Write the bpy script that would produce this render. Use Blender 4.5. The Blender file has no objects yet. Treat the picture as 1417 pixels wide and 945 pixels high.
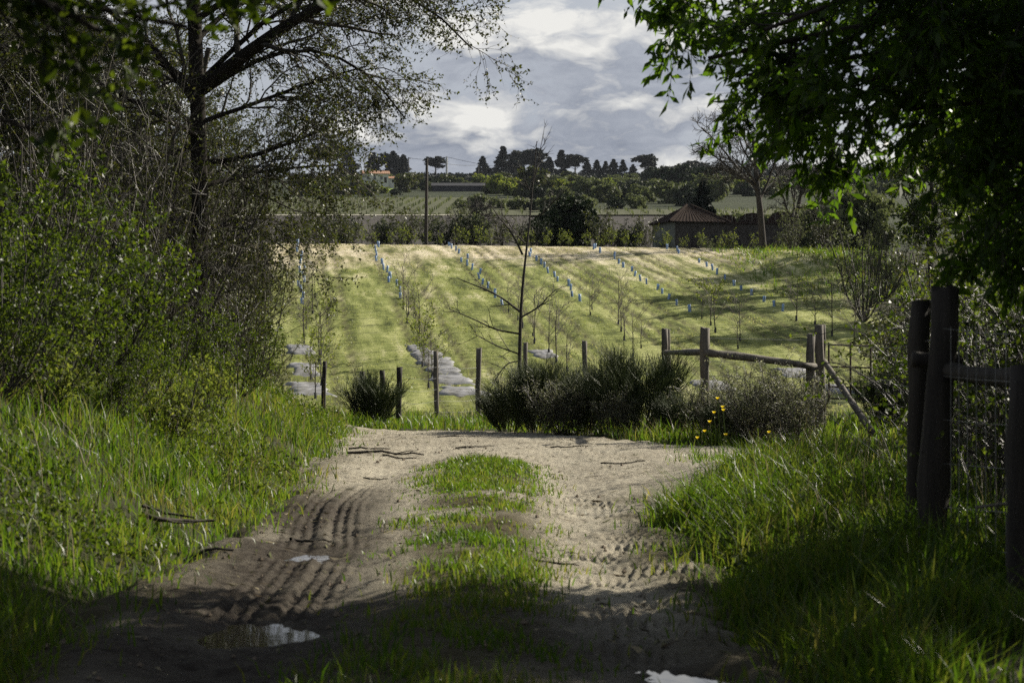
import bpy, math, random
import numpy as np

# ----------------------------------------------------------------- camera, sky, sun, exposure
SC = bpy.context.scene
COL = SC.collection
FPX = 2755.0            # focal length in photograph pixels (70 mm on a 36 mm sensor)
CAMZ = 1.25
HOR = 480.0
SUN_AZ = math.atan2(0.81, 0.59)      # clockwise from +Y: right and ahead
SUN_EL = math.radians(29)

cam_d = bpy.data.cameras.new('camera')
cam = bpy.data.objects.new('camera', cam_d)
COL.objects.link(cam)
cam.location = (0, 0, CAMZ)
cam.rotation_euler = (math.pi / 2 + (HOR - 472.5) / FPX, 0, 0)
cam_d.sensor_width = 36.0
cam_d.lens = 70.0
cam_d.clip_start = 0.1
cam_d.clip_end = 8000
cam_d.dof.use_dof = True
cam_d.dof.focus_distance = 46.0
cam_d.dof.aperture_fstop = 6.3
SC.camera = cam

SC.view_settings.view_transform = 'Standard'
SC.view_settings.look = 'None'
SC.view_settings.exposure = 0.85
SC.view_settings.gamma = 1.0
SC.cycles.max_bounces = 6
SC.cycles.use_denoising = False
SC.cycles.use_adaptive_sampling = False
SC.cycles.transparent_max_bounces = 8
SC.cycles.volume_bounces = 0
SC.cycles.sample_clamp_direct = 5.0
SC.cycles.sample_clamp_indirect = 2.0

W = bpy.data.worlds.new('World')
SC.world = W
W.use_nodes = True


def lnk(nt, a, b):
    nt.links.new(a, b)


def nd(nt, typ, props=None, **inp):
    n = nt.nodes.new(typ)
    for k, v in (props or {}).items():
        setattr(n, k, v)
    for k, v in inp.items():
        key = int(k[1:]) if k[0] == 'i' and k[1:].isdigit() else k.replace('_', ' ')
        s = n.inputs[key]
        if isinstance(v, bpy.types.NodeSocket):
            nt.links.new(v, s)
        else:
            s.default_value = v
    return n


def ramp(nt, fac, stops):
    n = nt.nodes.new('ShaderNodeValToRGB')
    e = n.color_ramp.elements
    while len(e) < len(stops):
        e.new(0.5)
    for el, (p, c) in zip(e, stops):
        el.position = p
        el.color = (c, c, c, 1) if isinstance(c, (int, float)) else (*c, 1)
    nt.links.new(fac, n.inputs[0])
    return n.outputs[0]


def mixc(nt, fac, a, b, mode='MIX'):
    n = nt.nodes.new('ShaderNodeMix')
    n.data_type = 'RGBA'
    n.blend_type = mode
    for s, v in ((n.inputs[0], fac), (n.inputs[6], a), (n.inputs[7], b)):
        if isinstance(v, bpy.types.NodeSocket):
            nt.links.new(v, s)
        elif isinstance(v, (int, float)):
            s.default_value = v
        else:
            s.default_value = (*v, 1)
    return n.outputs[2]


def math_n(nt, op, a, b=None):
    n = nt.nodes.new('ShaderNodeMath')
    n.operation = op
    for i, v in enumerate((a, b)):
        if v is None:
            continue
        if isinstance(v, bpy.types.NodeSocket):
            nt.links.new(v, n.inputs[i])
        else:
            n.inputs[i].default_value = v
    return n.outputs[0]


def build_sky():
    nt = W.node_tree
    nt.nodes.clear()
    out = nd(nt, 'ShaderNodeOutputWorld')
    sky = nd(nt, 'ShaderNodeTexSky')
    sky.sky_type = 'NISHITA'
    sky.sun_disc = False
    sky.sun_elevation = SUN_EL
    sky.sun_rotation = SUN_AZ
    sky.dust_density = 2.0
    tc = nd(nt, 'ShaderNodeTexCoord')
    mp = nd(nt, 'ShaderNodeMapping', Vector=tc.outputs['Generated'])
    mp.inputs['Scale'].default_value = (11.0, 11.0, 25.0)
    mp.inputs['Location'].default_value = SKYOFF
    wp = nd(nt, 'ShaderNodeTexNoise', Vector=mp.outputs[0], Scale=2.2, Detail=3.0)
    off = nd(nt, 'ShaderNodeVectorMath', {'operation': 'MULTIPLY_ADD'}, i0=wp.outputs['Color'], i1=(0.45, 0.45, 0.45), i2=mp.outputs[0])
    dens = nd(nt, 'ShaderNodeTexNoise', Vector=off.outputs[0], Scale=0.85, Detail=8.0, Roughness=0.60)
    # the same density a little nearer the sun: where it thins out, the cloud edge is lit
    sh = nd(nt, 'ShaderNodeVectorMath', {'operation': 'ADD'}, i0=off.outputs[0], i1=(0.18, 0.04, 0.30))
    dens2 = nd(nt, 'ShaderNodeTexNoise', Vector=sh.outputs[0], Scale=0.85, Detail=5.0, Roughness=0.52)
    rim = math_n(nt, 'SUBTRACT', dens.outputs[0], dens2.outputs[0])
    lit = ramp(nt, math_n(nt, 'ADD', math_n(nt, 'MULTIPLY', rim, 2.4), 0.5), [(0.48, 0.0), (0.58, 0.38), (0.76, 1.0)])
    # broken cloud: seen edge on it closes up towards the horizon and opens overhead
    up = nd(nt, 'ShaderNodeSeparateXYZ', Vector=tc.outputs['Generated'])
    opened = ramp(nt, up.outputs['Z'], [(0.16, 1.0), (0.55, 0.22)])
    cover = math_n(nt, 'MULTIPLY', ramp(nt, dens.outputs[0], [(0.45, 0.0), (0.52, 1.0)]), opened)
    veil = nd(nt, 'ShaderNodeTexNoise', Vector=mp.outputs[0], Scale=0.3, Detail=4.0)
    thick = ramp(nt, dens.outputs[0], [(0.47, 0.0), (0.66, 1.0)])
    body = mixc(nt, thick, SKY_THIN, SKY_THICK)
    cl = mixc(nt, lit, body, SKY_LIT)
    vc = mixc(nt, ramp(nt, veil.outputs[0], [(0.38, 0.0), (0.62, 1.0)]), SKY_VEIL_A, SKY_VEIL_B)
    blue = nd(nt, 'ShaderNodeVectorMath', {'operation': 'SCALE'}, i0=sky.outputs[0])
    blue.inputs['Scale'].default_value = 0.05
    clear = mixc(nt, math_n(nt, 'MULTIPLY', opened, 0.85), blue.outputs[0], vc)
    fin = mixc(nt, cover, clear, cl)
    bg = nd(nt, 'ShaderNodeBackground', Color=fin, Strength=1.0)
    lnk(nt, bg.outputs[0], out.inputs[0])


SKYOFF = (3.1, 0.4, 1.7)
SKY_THIN = (0.27, 0.287, 0.32)
SKY_THICK = (0.115, 0.132, 0.172)
SKY_LIT = (0.485, 0.48, 0.46)
SKY_VEIL_A = (0.185, 0.21, 0.26)
SKY_VEIL_B = (0.33, 0.34, 0.36)
build_sky()

sun_d = bpy.data.lights.new('sun', 'SUN')
sun_d.energy = 5.0
sun_d.angle = math.radians(0.53)
sun_d.color = (1.0, 0.93, 0.80)
sun = bpy.data.objects.new('sun', sun_d)
COL.objects.link(sun)
_sv = (math.sin(SUN_AZ) * math.cos(SUN_EL), math.cos(SUN_AZ) * math.cos(SUN_EL), math.sin(SUN_EL))
sun.rotation_euler = (math.pi / 2 - SUN_EL, 0, math.pi - SUN_AZ)
sun.location = (_sv[0] * 60, _sv[1] * 60, _sv[2] * 60)

# ----------------------------------------------------------------- numeric helpers
RNG = np.random.default_rng(11)


def vnoise(x, y, seed=0):
    x = np.asarray(x, float); y = np.asarray(y, float)
    xi = np.floor(x).astype(np.int64); yi = np.floor(y).astype(np.int64)
    fx = x - xi; fy = y - yi
    fx = fx * fx * (3 - 2 * fx); fy = fy * fy * (3 - 2 * fy)

    def hsh(a, b):
        n = (a * 374761393 + b * 668265263 + seed * 974634777) & 0xFFFFFFFF
        n = ((n ^ (n >> 13)) * 1274126177) & 0xFFFFFFFF
        return ((n ^ (n >> 16)) & 0xFFFF) / 65535.0
    a = hsh(xi, yi); b = hsh(xi + 1, yi); c = hsh(xi, yi + 1); d = hsh(xi + 1, yi + 1)
    return (a * (1 - fx) + b * fx) * (1 - fy) + (c * (1 - fx) + d * fx) * fy


def fbm(x, y, seed=0, oct=4):
    s = 0; a = 0.5
    for i in range(oct):
        s = s + a * (vnoise(np.asarray(x) * 2 ** i, np.asarray(y) * 2 ** i, seed + i * 17) - 0.5)
        a *= 0.5
    return s


def ss(a, b, x):
    t = np.clip((np.asarray(x, float) - a) / (b - a), 0, 1)
    return t * t * (3 - 2 * t)


_cd = np.array([-300, 0, 29, 33, 40, 48, 58, 64, 119, 125, 132, 165, 190, 230, 330, 480, 700, 880, 1000, 1300, 2000, 4000], float)
_cz = np.array([0, 0, 0, -.10, -.33, -.46, -.52, .02, 7.06, 7.62, 7.75, 8.0, 9.3, 14.4, 22.8, 37.2, 58.5, 75.5, 80, 74, 60, 20], float)
_td = np.arange(-300, 4000, 1.0)
_tz = np.interp(_td, _cd, _cz)
_k = np.exp(-0.5 * (np.arange(-9, 10) / 2.2) ** 2); _k /= _k.sum()
_tz = np.convolve(np.pad(_tz, 9, mode='edge'), _k, mode='valid')


def hz(x, y):
    """height of the land"""
    x = np.asarray(x, float); y = np.asarray(y, float)
    z = np.interp(y, _td, _tz)
    z = z - 0.012 * x * ss(62, 110, y) * (1 - ss(180, 320, y))
    bank = ss(-2.0, -4.6, x) * (1 - ss(25, 38, y))
    z = z + bank * (1.08 + 0.25 * fbm(x * .35, y * .35, 5))
    z = z + 0.3 * ss(-6, -12, x) * ss(25, 38, y) * (1 - ss(60, 80, y))
    z = z + 0.16 * ss(1.0, 2.4, x) * (1 - ss(19, 23, y))
    z = z + 0.10 * fbm(x * .5, y * .5, 3) * ss(1.5, 3.5, np.abs(x + .5)) * (1 - ss(40, 60, y))
    z = z + 0.9 * np.exp(-((x - 15.5) / 3.0) ** 2 - ((y - 108) / 7.0) ** 2)
    z = z + (3.0 * fbm(x / 160, y / 160, 9, 3)) * ss(420, 900, y)
    return z


def road(x, y):
    """1 on the dirt track and the lane it runs into, 0 off it"""
    x = np.asarray(x, float); y = np.asarray(y, float)
    n = 0.5 * fbm(x * .9, y * .9, 21) + 0.3 * fbm(x * 4, y * 4, 22, 3)
    left = -2.05 - 0.45 * ss(17, 29, y) - 7 * ss(30.5, 33.5, y)
    right = 1.2 + 1.2 * ss(15.0, 19.5, y) + 12 * ss(19.8, 21.8, y)
    a = ss(-.3, .3, x - left + n) * ss(-.3, .3, right - x + n)
    far = 31.2 - 2.1 * np.clip(x + .3, 0, 20) * (1 - 0.55 * ss(2, 6, x)) + 0.25 * np.clip(-x, 0, 10)
    return a * ss(-.3, .3, far - y + n * 1.5)


def in_field(x, y):
    xl, xr = -39.0, 15.0 + 0.07 * (np.asarray(y, float) - 60)
    n = 1.2 * fbm(np.asarray(x) * .3, np.asarray(y) * .3, 31)
    return ss(0, 1, np.asarray(x) - xl) * ss(0, 1.5, xr - x + n) * ss(54, 56, y + n) * (1 - ss(124.5, 125.5, np.asarray(y) + n * .3))


def wx(px, d):
    return (px - 708.5) / FPX * d


def wz(py, d):
    return CAMZ + (HOR - py) / FPX * d


def ground_at(px, py, d0=5.0, d1=1200.0):
    d = np.geomspace(d0, d1, 6000)
    g = hz(wx(px, d), d) - wz(py, d)
    i = np.argmax(g > 0)
    if g[i] <= 0:
        i = len(d) - 1
    return float(wx(px, d[i])), float(d[i])


def P3(x, y, dz=0.0):
    return (float(x), float(y), float(hz(x, y)) + dz)


# ----------------------------------------------------------------- mesh helpers
HARD = {'concrete', 'white_render', 'terracotta_roof', 'old_roof_tile', 'rubble_stone', 'stained_plaster', 'dark_interior', 'window_glass', 'tarred_sheet', 'earth_clod'}


def mesh(name, V, F, mat=None, smooth=False, mats=None, midx=None):
    V = np.asarray(V, np.float32)
    if not isinstance(F, list):
        F = [F]
    F = [np.asarray(f, np.int32) for f in F if len(f)]
    m = bpy.data.meshes.new(name)
    m.vertices.add(len(V))
    m.vertices.foreach_set('co', V.ravel())
    tot = np.concatenate([np.full(len(f), f.shape[1], np.int32) for f in F])
    idx = np.concatenate([f.ravel() for f in F])
    m.loops.add(len(idx))
    m.loops.foreach_set('vertex_index', idx)
    m.polygons.add(len(tot))
    st = np.concatenate([[0], np.cumsum(tot)[:-1]]).astype(np.int32)
    m.polygons.foreach_set('loop_start', st)
    m.polygons.foreach_set('loop_total', tot)
    # flat walls, tiles and sawn post ends; everything grown or round is smooth
    hard = mat is not None and mat.name in HARD
    m.polygons.foreach_set('use_smooth', np.zeros(len(tot), bool) if hard else (tot != 3) if (mat is not None and 'wood' in mat.name) else np.ones(len(tot), bool))
    for mm in (mats or ([mat] if mat else [])):
        m.materials.append(mm)
    if midx is not None:
        m.polygons.foreach_set('material_index', np.asarray(midx, np.int32))
    m.update(calc_edges=True)
    return m


def link(name, me, parent=None, loc=None, kind=None, rotz=0, scale=None):
    o = bpy.data.objects.new(name, me)
    COL.objects.link(o)
    if parent is not None:
        o.parent = parent
    if loc is not None:
        o.location = loc
    if rotz:
        o.rotation_euler = (0, 0, rotz)
    if scale is not None:
        o.scale = (scale,) * 3 if isinstance(scale, (int, float)) else scale
    if kind:
        o['kind'] = kind
    return o


def tag(o, label, cat, group=None):
    o['label'] = label
    o['category'] = cat
    if group:
        o['group'] = group
    return o


def thing(name, label, cat, loc, rotz=0, group=None, scale=None):
    return tag(link(name, None, None, loc, None, rotz, scale), label, cat, group)


def dup(root, loc, rotz=0, scale=None, label=None, group=None):
    r = root.copy()
    COL.objects.link(r)
    r.location = loc
    r.rotation_euler = (0, 0, rotz)
    if scale is not None:
        r.scale = (scale,) * 3 if isinstance(scale, (int, float)) else scale
    if label:
        r['label'] = label
    if group:
        r['group'] = group
    for ch in list(root.children):
        c = ch.copy()
        COL.objects.link(c)
        c.parent = r
        for g in list(ch.children):
            e = g.copy()
            COL.objects.link(e)
            e.parent = c
    return r


def nrm(v):
    return v / np.maximum(np.linalg.norm(v, axis=-1, keepdims=True), 1e-9)


def tubes(P, R, sides=4, cap=False):
    """P (N,K,3), R (N,K) -> vertices, quads"""
    P = np.asarray(P, float); R = np.asarray(R, float)
    if P.ndim == 2:
        P = P[None]; R = R[None]
    N, K, _ = P.shape
    T = nrm(np.gradient(P, axis=1))
    ref = np.where(np.abs(T[:, :1, 2:3]) > 0.9, np.array([[[1., 0, 0]]]), np.array([[[0, 0, 1.]]]))
    U = nrm(np.cross(T, ref)); Vv = np.cross(T, U)
    a = np.arange(sides) * 2 * np.pi / sides
    V = P[:, :, None] + R[:, :, None, None] * (np.cos(a)[None, None, :, None] * U[:, :, None] + np.sin(a)[None, None, :, None] * Vv[:, :, None])
    n = np.arange(N)[:, None, None] * K * sides
    k = np.arange(K - 1)[None, :, None] * sides
    s = np.arange(sides)[None, None, :]; s2 = (s + 1) % sides
    F = np.stack([n + k + s, n + k + s2, n + k + sides + s2, n + k + sides + s], -1).reshape(-1, 4)
    return V.reshape(-1, 3), F


def joinm(parts):
    """[(V, F or [F..])] -> V, [F]"""
    Vs, Fs, o = [], {}, 0
    for V, F in parts:
        Vs.append(V)
        for f in (F if isinstance(F, list) else [F]):
            f = np.asarray(f)
            if len(f):
                Fs.setdefault(f.shape[1], []).append(f + o)
        o += len(V)
    return np.concatenate(Vs), [np.concatenate(v) for v in Fs.values()]


def box(x0, x1, y0, y1, z0, z1):
    V = np.array([(x, y, z) for z in (z0, z1) for y in (y0, y1) for x in (x0, x1)], float)
    F = np.array([(0, 2, 3, 1), (4, 5, 7, 6), (0, 1, 5, 4), (2, 6, 7, 3), (0, 4, 6, 2), (1, 3, 7, 5)])
    return V, F


def grow(rng, P, R, n, L, ang=0.8, K=5, wig=0.15, grav=0.0, tmin=0.3, rfac=0.55, rmin=0.002, tip=0.35):
    N, Kp, _ = P.shape
    par = np.repeat(np.arange(N), n)
    M = len(par)
    t = tmin + (1 - tmin) * rng.random(M)
    f = t * (Kp - 1); i = np.minimum(f.astype(int), Kp - 2); w = (f - i)[:, None]
    pos = P[par, i] * (1 - w) + P[par, i + 1] * w
    tan = nrm(P[par, i + 1] - P[par, i])
    r0 = (R[par, i] * (1 - w[:, 0]) + R[par, i + 1] * w[:, 0]) * rfac
    q = rng.normal(size=(M, 3))
    q = nrm(q - tan * np.sum(q * tan, 1, keepdims=True))
    a = ang * (0.7 + 0.6 * rng.random(M))[:, None]
    d = np.cos(a) * tan + np.sin(a) * q
    ln = L * (0.55 + 0.75 * rng.random(M)) * (1.15 - 0.5 * t)
    out = np.empty((M, K, 3)); out[:, 0] = pos
    for k in range(1, K):
        d = nrm(d + wig * rng.normal(size=(M, 3)) + np.array([0, 0, grav]))
        out[:, k] = out[:, k - 1] + d * (ln / (K - 1))[:, None]
    rr = np.maximum(r0, rmin)[:, None] * np.linspace(1, tip, K)[None]
    return out, rr


def curve_pts(ctrl, K, rng=None, wob=0.0):
    c = np.asarray(ctrl, float)
    s = np.concatenate([[0], np.cumsum(np.linalg.norm(np.diff(c, axis=0), axis=1))])
    s /= s[-1]
    t = np.linspace(0, 1, K)
    p = np.stack([np.interp(t, s, c[:, k]) for k in range(3)], 1)
    for _ in range(2):
        p[1:-1] = 0.25 * p[:-2] + 0.5 * p[1:-1] + 0.25 * p[2:]
    if rng is not None and wob:
        p[1:] += np.cumsum(rng.normal(size=(K - 1, 3)) * wob, 0) * 0.5
    return p


def leaves(rng, P, n, size, ratio=0.45, droop=0.3, along=0.5, var=0.4, tmin=0.15, fold=0.15, spread=0.0):
    """n leaves on every polyline: rhombic faces folded along the midrib"""
    N, K, _ = P.shape
    par = np.repeat(np.arange(N), n) if np.isscalar(n) else np.repeat(np.arange(N), n)
    M = len(par)
    f = (tmin + (1 - tmin) * rng.random(M)) * (K - 1); i = np.minimum(f.astype(int), K - 2); w = (f - i)[:, None]
    pos = P[par, i] * (1 - w) + P[par, i + 1] * w
    if spread:
        pos = pos + rng.normal(size=(M, 3)) * spread
    tan = nrm(P[par, i + 1] - P[par, i])
    d = nrm(along * tan + 0.7 * rng.normal(size=(M, 3)) + np.array([0, 0, -droop]))
    q = rng.normal(size=(M, 3))
    side = nrm(np.cross(d, q)); up = np.cross(side, d)
    s = (size * (1 - var + 2 * var * rng.random(M)))[:, None]
    V = np.stack([pos, pos + d * s * .5 + side * s * ratio * .5 + up * s * fold,
                  pos + d * s, pos + d * s * .5 - side * s * ratio * .5 + up * s * fold], 1).reshape(-1, 3)
    F = np.arange(M * 4).reshape(-1, 4)
    return V, F


def blades(rng, pts, hgt, wid, lean=0.35, bend=0.5, dirv=None):
    """grass: each blade a tapered strip of three faces"""
    M = len(pts)
    hgt = np.broadcast_to(hgt, M)[:, None]; wid = np.broadcast_to(wid, M)[:, None]
    a = rng.random(M) * 2 * np.pi
    s = np.stack([np.cos(a), np.sin(a), np.zeros(M)], 1)
    b = rng.random(M) * 2 * np.pi
    l = np.stack([np.cos(b), np.sin(b), np.zeros(M)], 1) * (lean * rng.random(M)[:, None])
    if dirv is not None:
        l = l + np.asarray(dirv)
    up = np.array([0, 0, 1.0])
    m1 = pts + (up + l) * hgt * .5
    tip = pts + (up * (1 - bend * .35 * rng.random(M)[:, None]) + l * (1.6 + bend * rng.random(M)[:, None])) * hgt
    V = np.stack([pts - s * wid * .5, pts + s * wid * .5, m1 + s * wid * .42, m1 - s * wid * .42, tip], 1).reshape(-1, 3)
    o = np.arange(M)[:, None] * 5
    return V, [o + np.array([[0, 1, 2, 3]]), o + np.array([[3, 2, 4]])]


# ----------------------------------------------------------------- materials
def new_mat(name):
    m = bpy.data.materials.new(name)
    m.use_nodes = True
    m.node_tree.nodes.clear()
    out = m.node_tree.nodes.new('ShaderNodeOutputMaterial')
    return m, m.node_tree, out


def leaf_mat(name, cols, trans, tfac=0.5, rough=0.45, spec=0.4, patch=0.0):
    """a leaf: colour varies leaf by leaf; light comes through it"""
    m, nt, out = new_mat(name)
    g = nd(nt, 'ShaderNodeNewGeometry')
    st = [(i / (len(cols) - 1), c) for i, c in enumerate(cols)]
    rv = g.outputs['Random Per Island']
    if patch:
        tcp = nd(nt, 'ShaderNodeTexCoord')
        nz = nd(nt, 'ShaderNodeTexNoise', Vector=tcp.outputs['Object'], Scale=patch, Detail=2.0)
        rv = math_n(nt, 'ADD', math_n(nt, 'MULTIPLY', rv, 0.6), math_n(nt, 'MULTIPLY', math_n(nt, 'SUBTRACT', nz.outputs[0], 0.28), 0.9))
    c = ramp(nt, rv, st)
    p = nd(nt, 'ShaderNodeBsdfPrincipled', Base_Color=c, Roughness=rough)
    p.inputs['Specular IOR Level'].default_value = spec
    t = nd(nt, 'ShaderNodeBsdfTranslucent', Color=mixc(nt, 1.0, c, trans, 'MULTIPLY'))
    mx = nd(nt, 'ShaderNodeMixShader', i0=tfac, i1=p.outputs[0], i2=t.outputs[0])
    lnk(nt, mx.outputs[0], out.inputs[0])
    return m


def plain_mat(name, col, rough=0.7, var=0.25, scale=6.0, bump=0.0, stretch=(1, 1, 1), spec=0.3, col2=None, metal=0.0):
    m, nt, out = new_mat(name)
    tc = nd(nt, 'ShaderNodeTexCoord')
    mp = nd(nt, 'ShaderNodeMapping', Vector=tc.outputs['Object'])
    mp.inputs['Scale'].default_value = stretch
    n = nd(nt, 'ShaderNodeTexNoise', Vector=mp.outputs[0], Scale=scale, Detail=6.0, Roughness=0.65)
    c2 = col2 or tuple(c * (1 - var) for c in col)
    c1 = tuple(min(1, c * (1 + var)) for c in col)
    c = ramp(nt, n.outputs[0], [(0.3, c2), (0.7, c1)])
    p = nd(nt, 'ShaderNodeBsdfPrincipled', Base_Color=c, Roughness=rough)
    p.inputs['Specular IOR Level'].default_value = spec
    p.inputs['Metallic'].default_value = metal
    if bump:
        b = nd(nt, 'ShaderNodeBump', Height=n.outputs[0], Distance=bump)
        b.inputs['Strength'].default_value = 0.8
        lnk(nt, b.outputs[0], p.inputs['Normal'])
    lnk(nt, p.outputs[0], out.inputs[0])
    return m


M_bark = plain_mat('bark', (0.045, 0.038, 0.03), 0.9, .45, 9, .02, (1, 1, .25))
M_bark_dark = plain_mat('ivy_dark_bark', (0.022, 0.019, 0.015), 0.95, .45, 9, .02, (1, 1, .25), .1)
M_bark_pale = plain_mat('pale_bark', (0.17, 0.15, 0.125), 0.85, .4, 9, .01, (1, 1, .3))
M_twig = plain_mat('twig_bark', (0.048, 0.043, 0.035), 0.8, .35, 7)
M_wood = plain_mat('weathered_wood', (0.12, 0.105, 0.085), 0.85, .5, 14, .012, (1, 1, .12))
M_wood_dark = plain_mat('dark_and_shaded_wood', (0.032, 0.027, 0.022), 0.85, .5, 14, .012, (1, 1, .12))  # dark wood; on the near fence its colour also carries the shade
M_concrete = plain_mat('concrete', (0.42, 0.42, 0.40), 0.8, .15, 4)
M_wire = plain_mat('galvanised_wire', (0.22, 0.22, 0.22), 0.5, .2, 20, metal=.7)
M_rust = plain_mat('rusty_steel', (0.11, 0.075, 0.05), 0.7, .4, 10)
M_blue = leaf_mat('blue_plastic', [(0.26, 0.38, 0.56), (0.36, 0.50, 0.68)], (1.2, 1.2, 1.2), .4, .4)
M_mulch = plain_mat('mulch_sheet', (0.235, 0.235, 0.245), 0.7, .3, 2.2, .04, (1, 1, 1), .3, (0.085, 0.08, 0.06))
M_white = plain_mat('white_render', (0.50, 0.49, 0.47), 0.85, .1, 2)
M_terracotta = plain_mat('terracotta_roof', (0.36, 0.20, 0.12), 0.85, .35, 3)
M_oldtile = plain_mat('old_roof_tile', (0.034, 0.024, 0.019), 0.95, .5, 5, spec=.05)
M_stonewall = plain_mat('rubble_stone', (0.055, 0.048, 0.04), 0.9, .5, 4, .04)
M_plaster = plain_mat('stained_plaster', (0.14, 0.145, 0.12), 0.9, .3, 2)
M_darkvoid = plain_mat('dark_interior', (0.02, 0.02, 0.02), 0.9, .2, 2)
M_glass = plain_mat('window_glass', (0.04, 0.05, 0.06), 0.1, .1, 2, spec=.6)
M_darkshed = plain_mat('tarred_sheet', (0.035, 0.035, 0.04), 0.8, .3, 3)

M_grass = leaf_mat('bank_grass', [(.024, .052, .006), (.038, .080, .008), (.060, .108, .013), (.085, .122, .018), (.105, .115, .030), (.20, .17, .08)], (1.85, 1.8, .9), .52, .42, .3, .7)
M_grass_dry = leaf_mat('field_grass', [(.14, .17, .04), (.19, .22, .06), (.25, .26, .10), (.42, .36, .20)], (1.3, 1.3, 1.1), .45, .5, .2, .25)
M_leaf_left = leaf_mat('small_spring_leaf', [(.024, .030, .010), (.036, .044, .012), (.052, .060, .016), (.075, .070, .026)], (1.4, 1.5, .7), .36, .45, .22)
M_leaf_right = leaf_mat('lance_leaf', [(.022, .046, .006), (.034, .066, .008), (.056, .095, .012)], (2.6, 2.6, 1.0), .55, .42, .3)
M_leaf_shrub = leaf_mat('shrub_leaf', [(.018, .034, .005), (.034, .056, .008), (.066, .092, .014)], (2.1, 2.0, .8), .52, .45, .22)
M_leaf_young = leaf_mat('young_leaf', [(.07, .10, .02), (.105, .14, .025), (.15, .17, .045)], (1.7, 1.6, 1.0), .48, .55, .1)
M_leaf_olive = leaf_mat('olive_leaf', [(.055, .068, .028), (.08, .098, .04), (.125, .14, .065)], (1.3, 1.3, 1.0), .38, .55, .1)
M_leaf_ever = leaf_mat('evergreen_leaf', [(.010, .018, .007), (.016, .027, .010), (.026, .040, .012)], (1.0, 1.0, .8), .12, .6, .1)
M_needle = leaf_mat('pine_needle', [(.006, .011, .008), (.009, .016, .010), (.014, .021, .012)], (1, 1, .8), .08, .6, .15)
M_broom = leaf_mat('broom_stem', [(.04, .06, .018), (.065, .09, .03), (.10, .12, .05)], (1.2, 1.2, .8), .25, .5, .3)
M_silver = leaf_mat('silvery_leaf', [(.07, .09, .035), (.11, .13, .06), (.18, .19, .11), (.36, .35, .27)], (1.3, 1.3, 1.0), .4, .5, .2)
M_bramble = leaf_mat('bramble_stem', [(.038, .032, .024), (.06, .052, .04), (.10, .09, .07)], (1, 1, 1), .05, .5, .4)
M_yellow = leaf_mat('yellow_petal', [(.80, .60, .02), (.90, .74, .04)], (1, 1, .6), .4, .5)
M_straw = leaf_mat('dead_stalk', [(.22, .18, .10), (.34, .28, .17)], (1, 1, .8), .3, .5)


def soil_mat():
    m, nt, out = new_mat('sandy_dirt')
    tc = nd(nt, 'ShaderNodeTexCoord')
    v = tc.outputs['Object']
    n1 = nd(nt, 'ShaderNodeTexNoise', Vector=v, Scale=0.9, Detail=5.0, Roughness=.6)
    n2 = nd(nt, 'ShaderNodeTexNoise', Vector=v, Scale=14.0, Detail=8.0, Roughness=.7)
    n3 = nd(nt, 'ShaderNodeTexNoise', Vector=v, Scale=90.0, Detail=4.0, Roughness=.7)
    c = ramp(nt, n2.outputs[0], [(.25, (.17, .148, .11)), (.5, (.34, .305, .235)), (.75, (.49, .455, .36))])
    c = mixc(nt, ramp(nt, n1.outputs[0], [(.4, 0.0), (.65, 0.7)]), c, (.47, .43, .335))
    c = mixc(nt, ramp(nt, n3.outputs[0], [(.36, .55), (.5, 0.0)]), c, (.10, .08, .06))
    n4 = nd(nt, 'ShaderNodeTexNoise', Vector=v, Scale=34.0, Detail=3.0, Roughness=.6)
    c = mixc(nt, ramp(nt, n4.outputs[0], [(.30, .8), (.40, 0.0)]), c, (.09, .07, .05))
    # mud of the wheel ruts, and foreground shade painted in the same tone
    at = nd(nt, 'ShaderNodeAttribute', {'attribute_name': 'wet_and_shade'})
    wet_and_shade = at.outputs['Fac']
    wn = math_n(nt, 'MULTIPLY', wet_and_shade, ramp(nt, n2.outputs[0], [(.2, .72), (.6, 1.0)]))
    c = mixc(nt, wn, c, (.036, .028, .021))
    hum = nd(nt, 'ShaderNodeAttribute', {'attribute_name': 'humus'})
    c = mixc(nt, hum.outputs['Fac'], c, (.075, .065, .035))
    p = nd(nt, 'ShaderNodeBsdfPrincipled', Base_Color=c)
    lnk(nt, ramp(nt, wn, [(0.0, .95), (1.0, .72)]), p.inputs['Roughness'])
    p.inputs['Specular IOR Level'].default_value = .05
    hgt = math_n(nt, 'ADD', math_n(nt, 'MULTIPLY', n2.outputs[0], .7), math_n(nt, 'MULTIPLY', n3.outputs[0], .3))
    b = nd(nt, 'ShaderNodeBump', Height=hgt, Distance=.06)
    b.inputs['Strength'].default_value = .9
    lnk(nt, b.outputs[0], p.inputs['Normal'])
    lnk(nt, p.outputs[0], out.inputs[0])
    return m


def turf_mat(name, cols, scale=1.2, bump=.08):
    m, nt, out = new_mat(name)
    tc = nd(nt, 'ShaderNodeTexCoord')
    v = tc.outputs['Object']
    n1 = nd(nt, 'ShaderNodeTexNoise', Vector=v, Scale=scale * .12, Detail=4.0)
    n2 = nd(nt, 'ShaderNodeTexNoise', Vector=v, Scale=scale * 5, Detail=7.0, Roughness=.7)
    s = math_n(nt, 'ADD', math_n(nt, 'MULTIPLY', n1.outputs[0], .45), math_n(nt, 'MULTIPLY', n2.outputs[0], .55))
    c = ramp(nt, s, [(.3 + .4 * i / (len(cols) - 1), q) for i, q in enumerate(cols)])
    p = nd(nt, 'ShaderNodeBsdfPrincipled', Base_Color=c, Roughness=.9)
    p.inputs['Specular IOR Level'].default_value = .15
    b = nd(nt, 'ShaderNodeBump', Height=n2.outputs[0], Distance=bump)
    lnk(nt, b.outputs[0], p.inputs['Normal'])
    lnk(nt, p.outputs[0], out.inputs[0])
    return m


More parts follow.
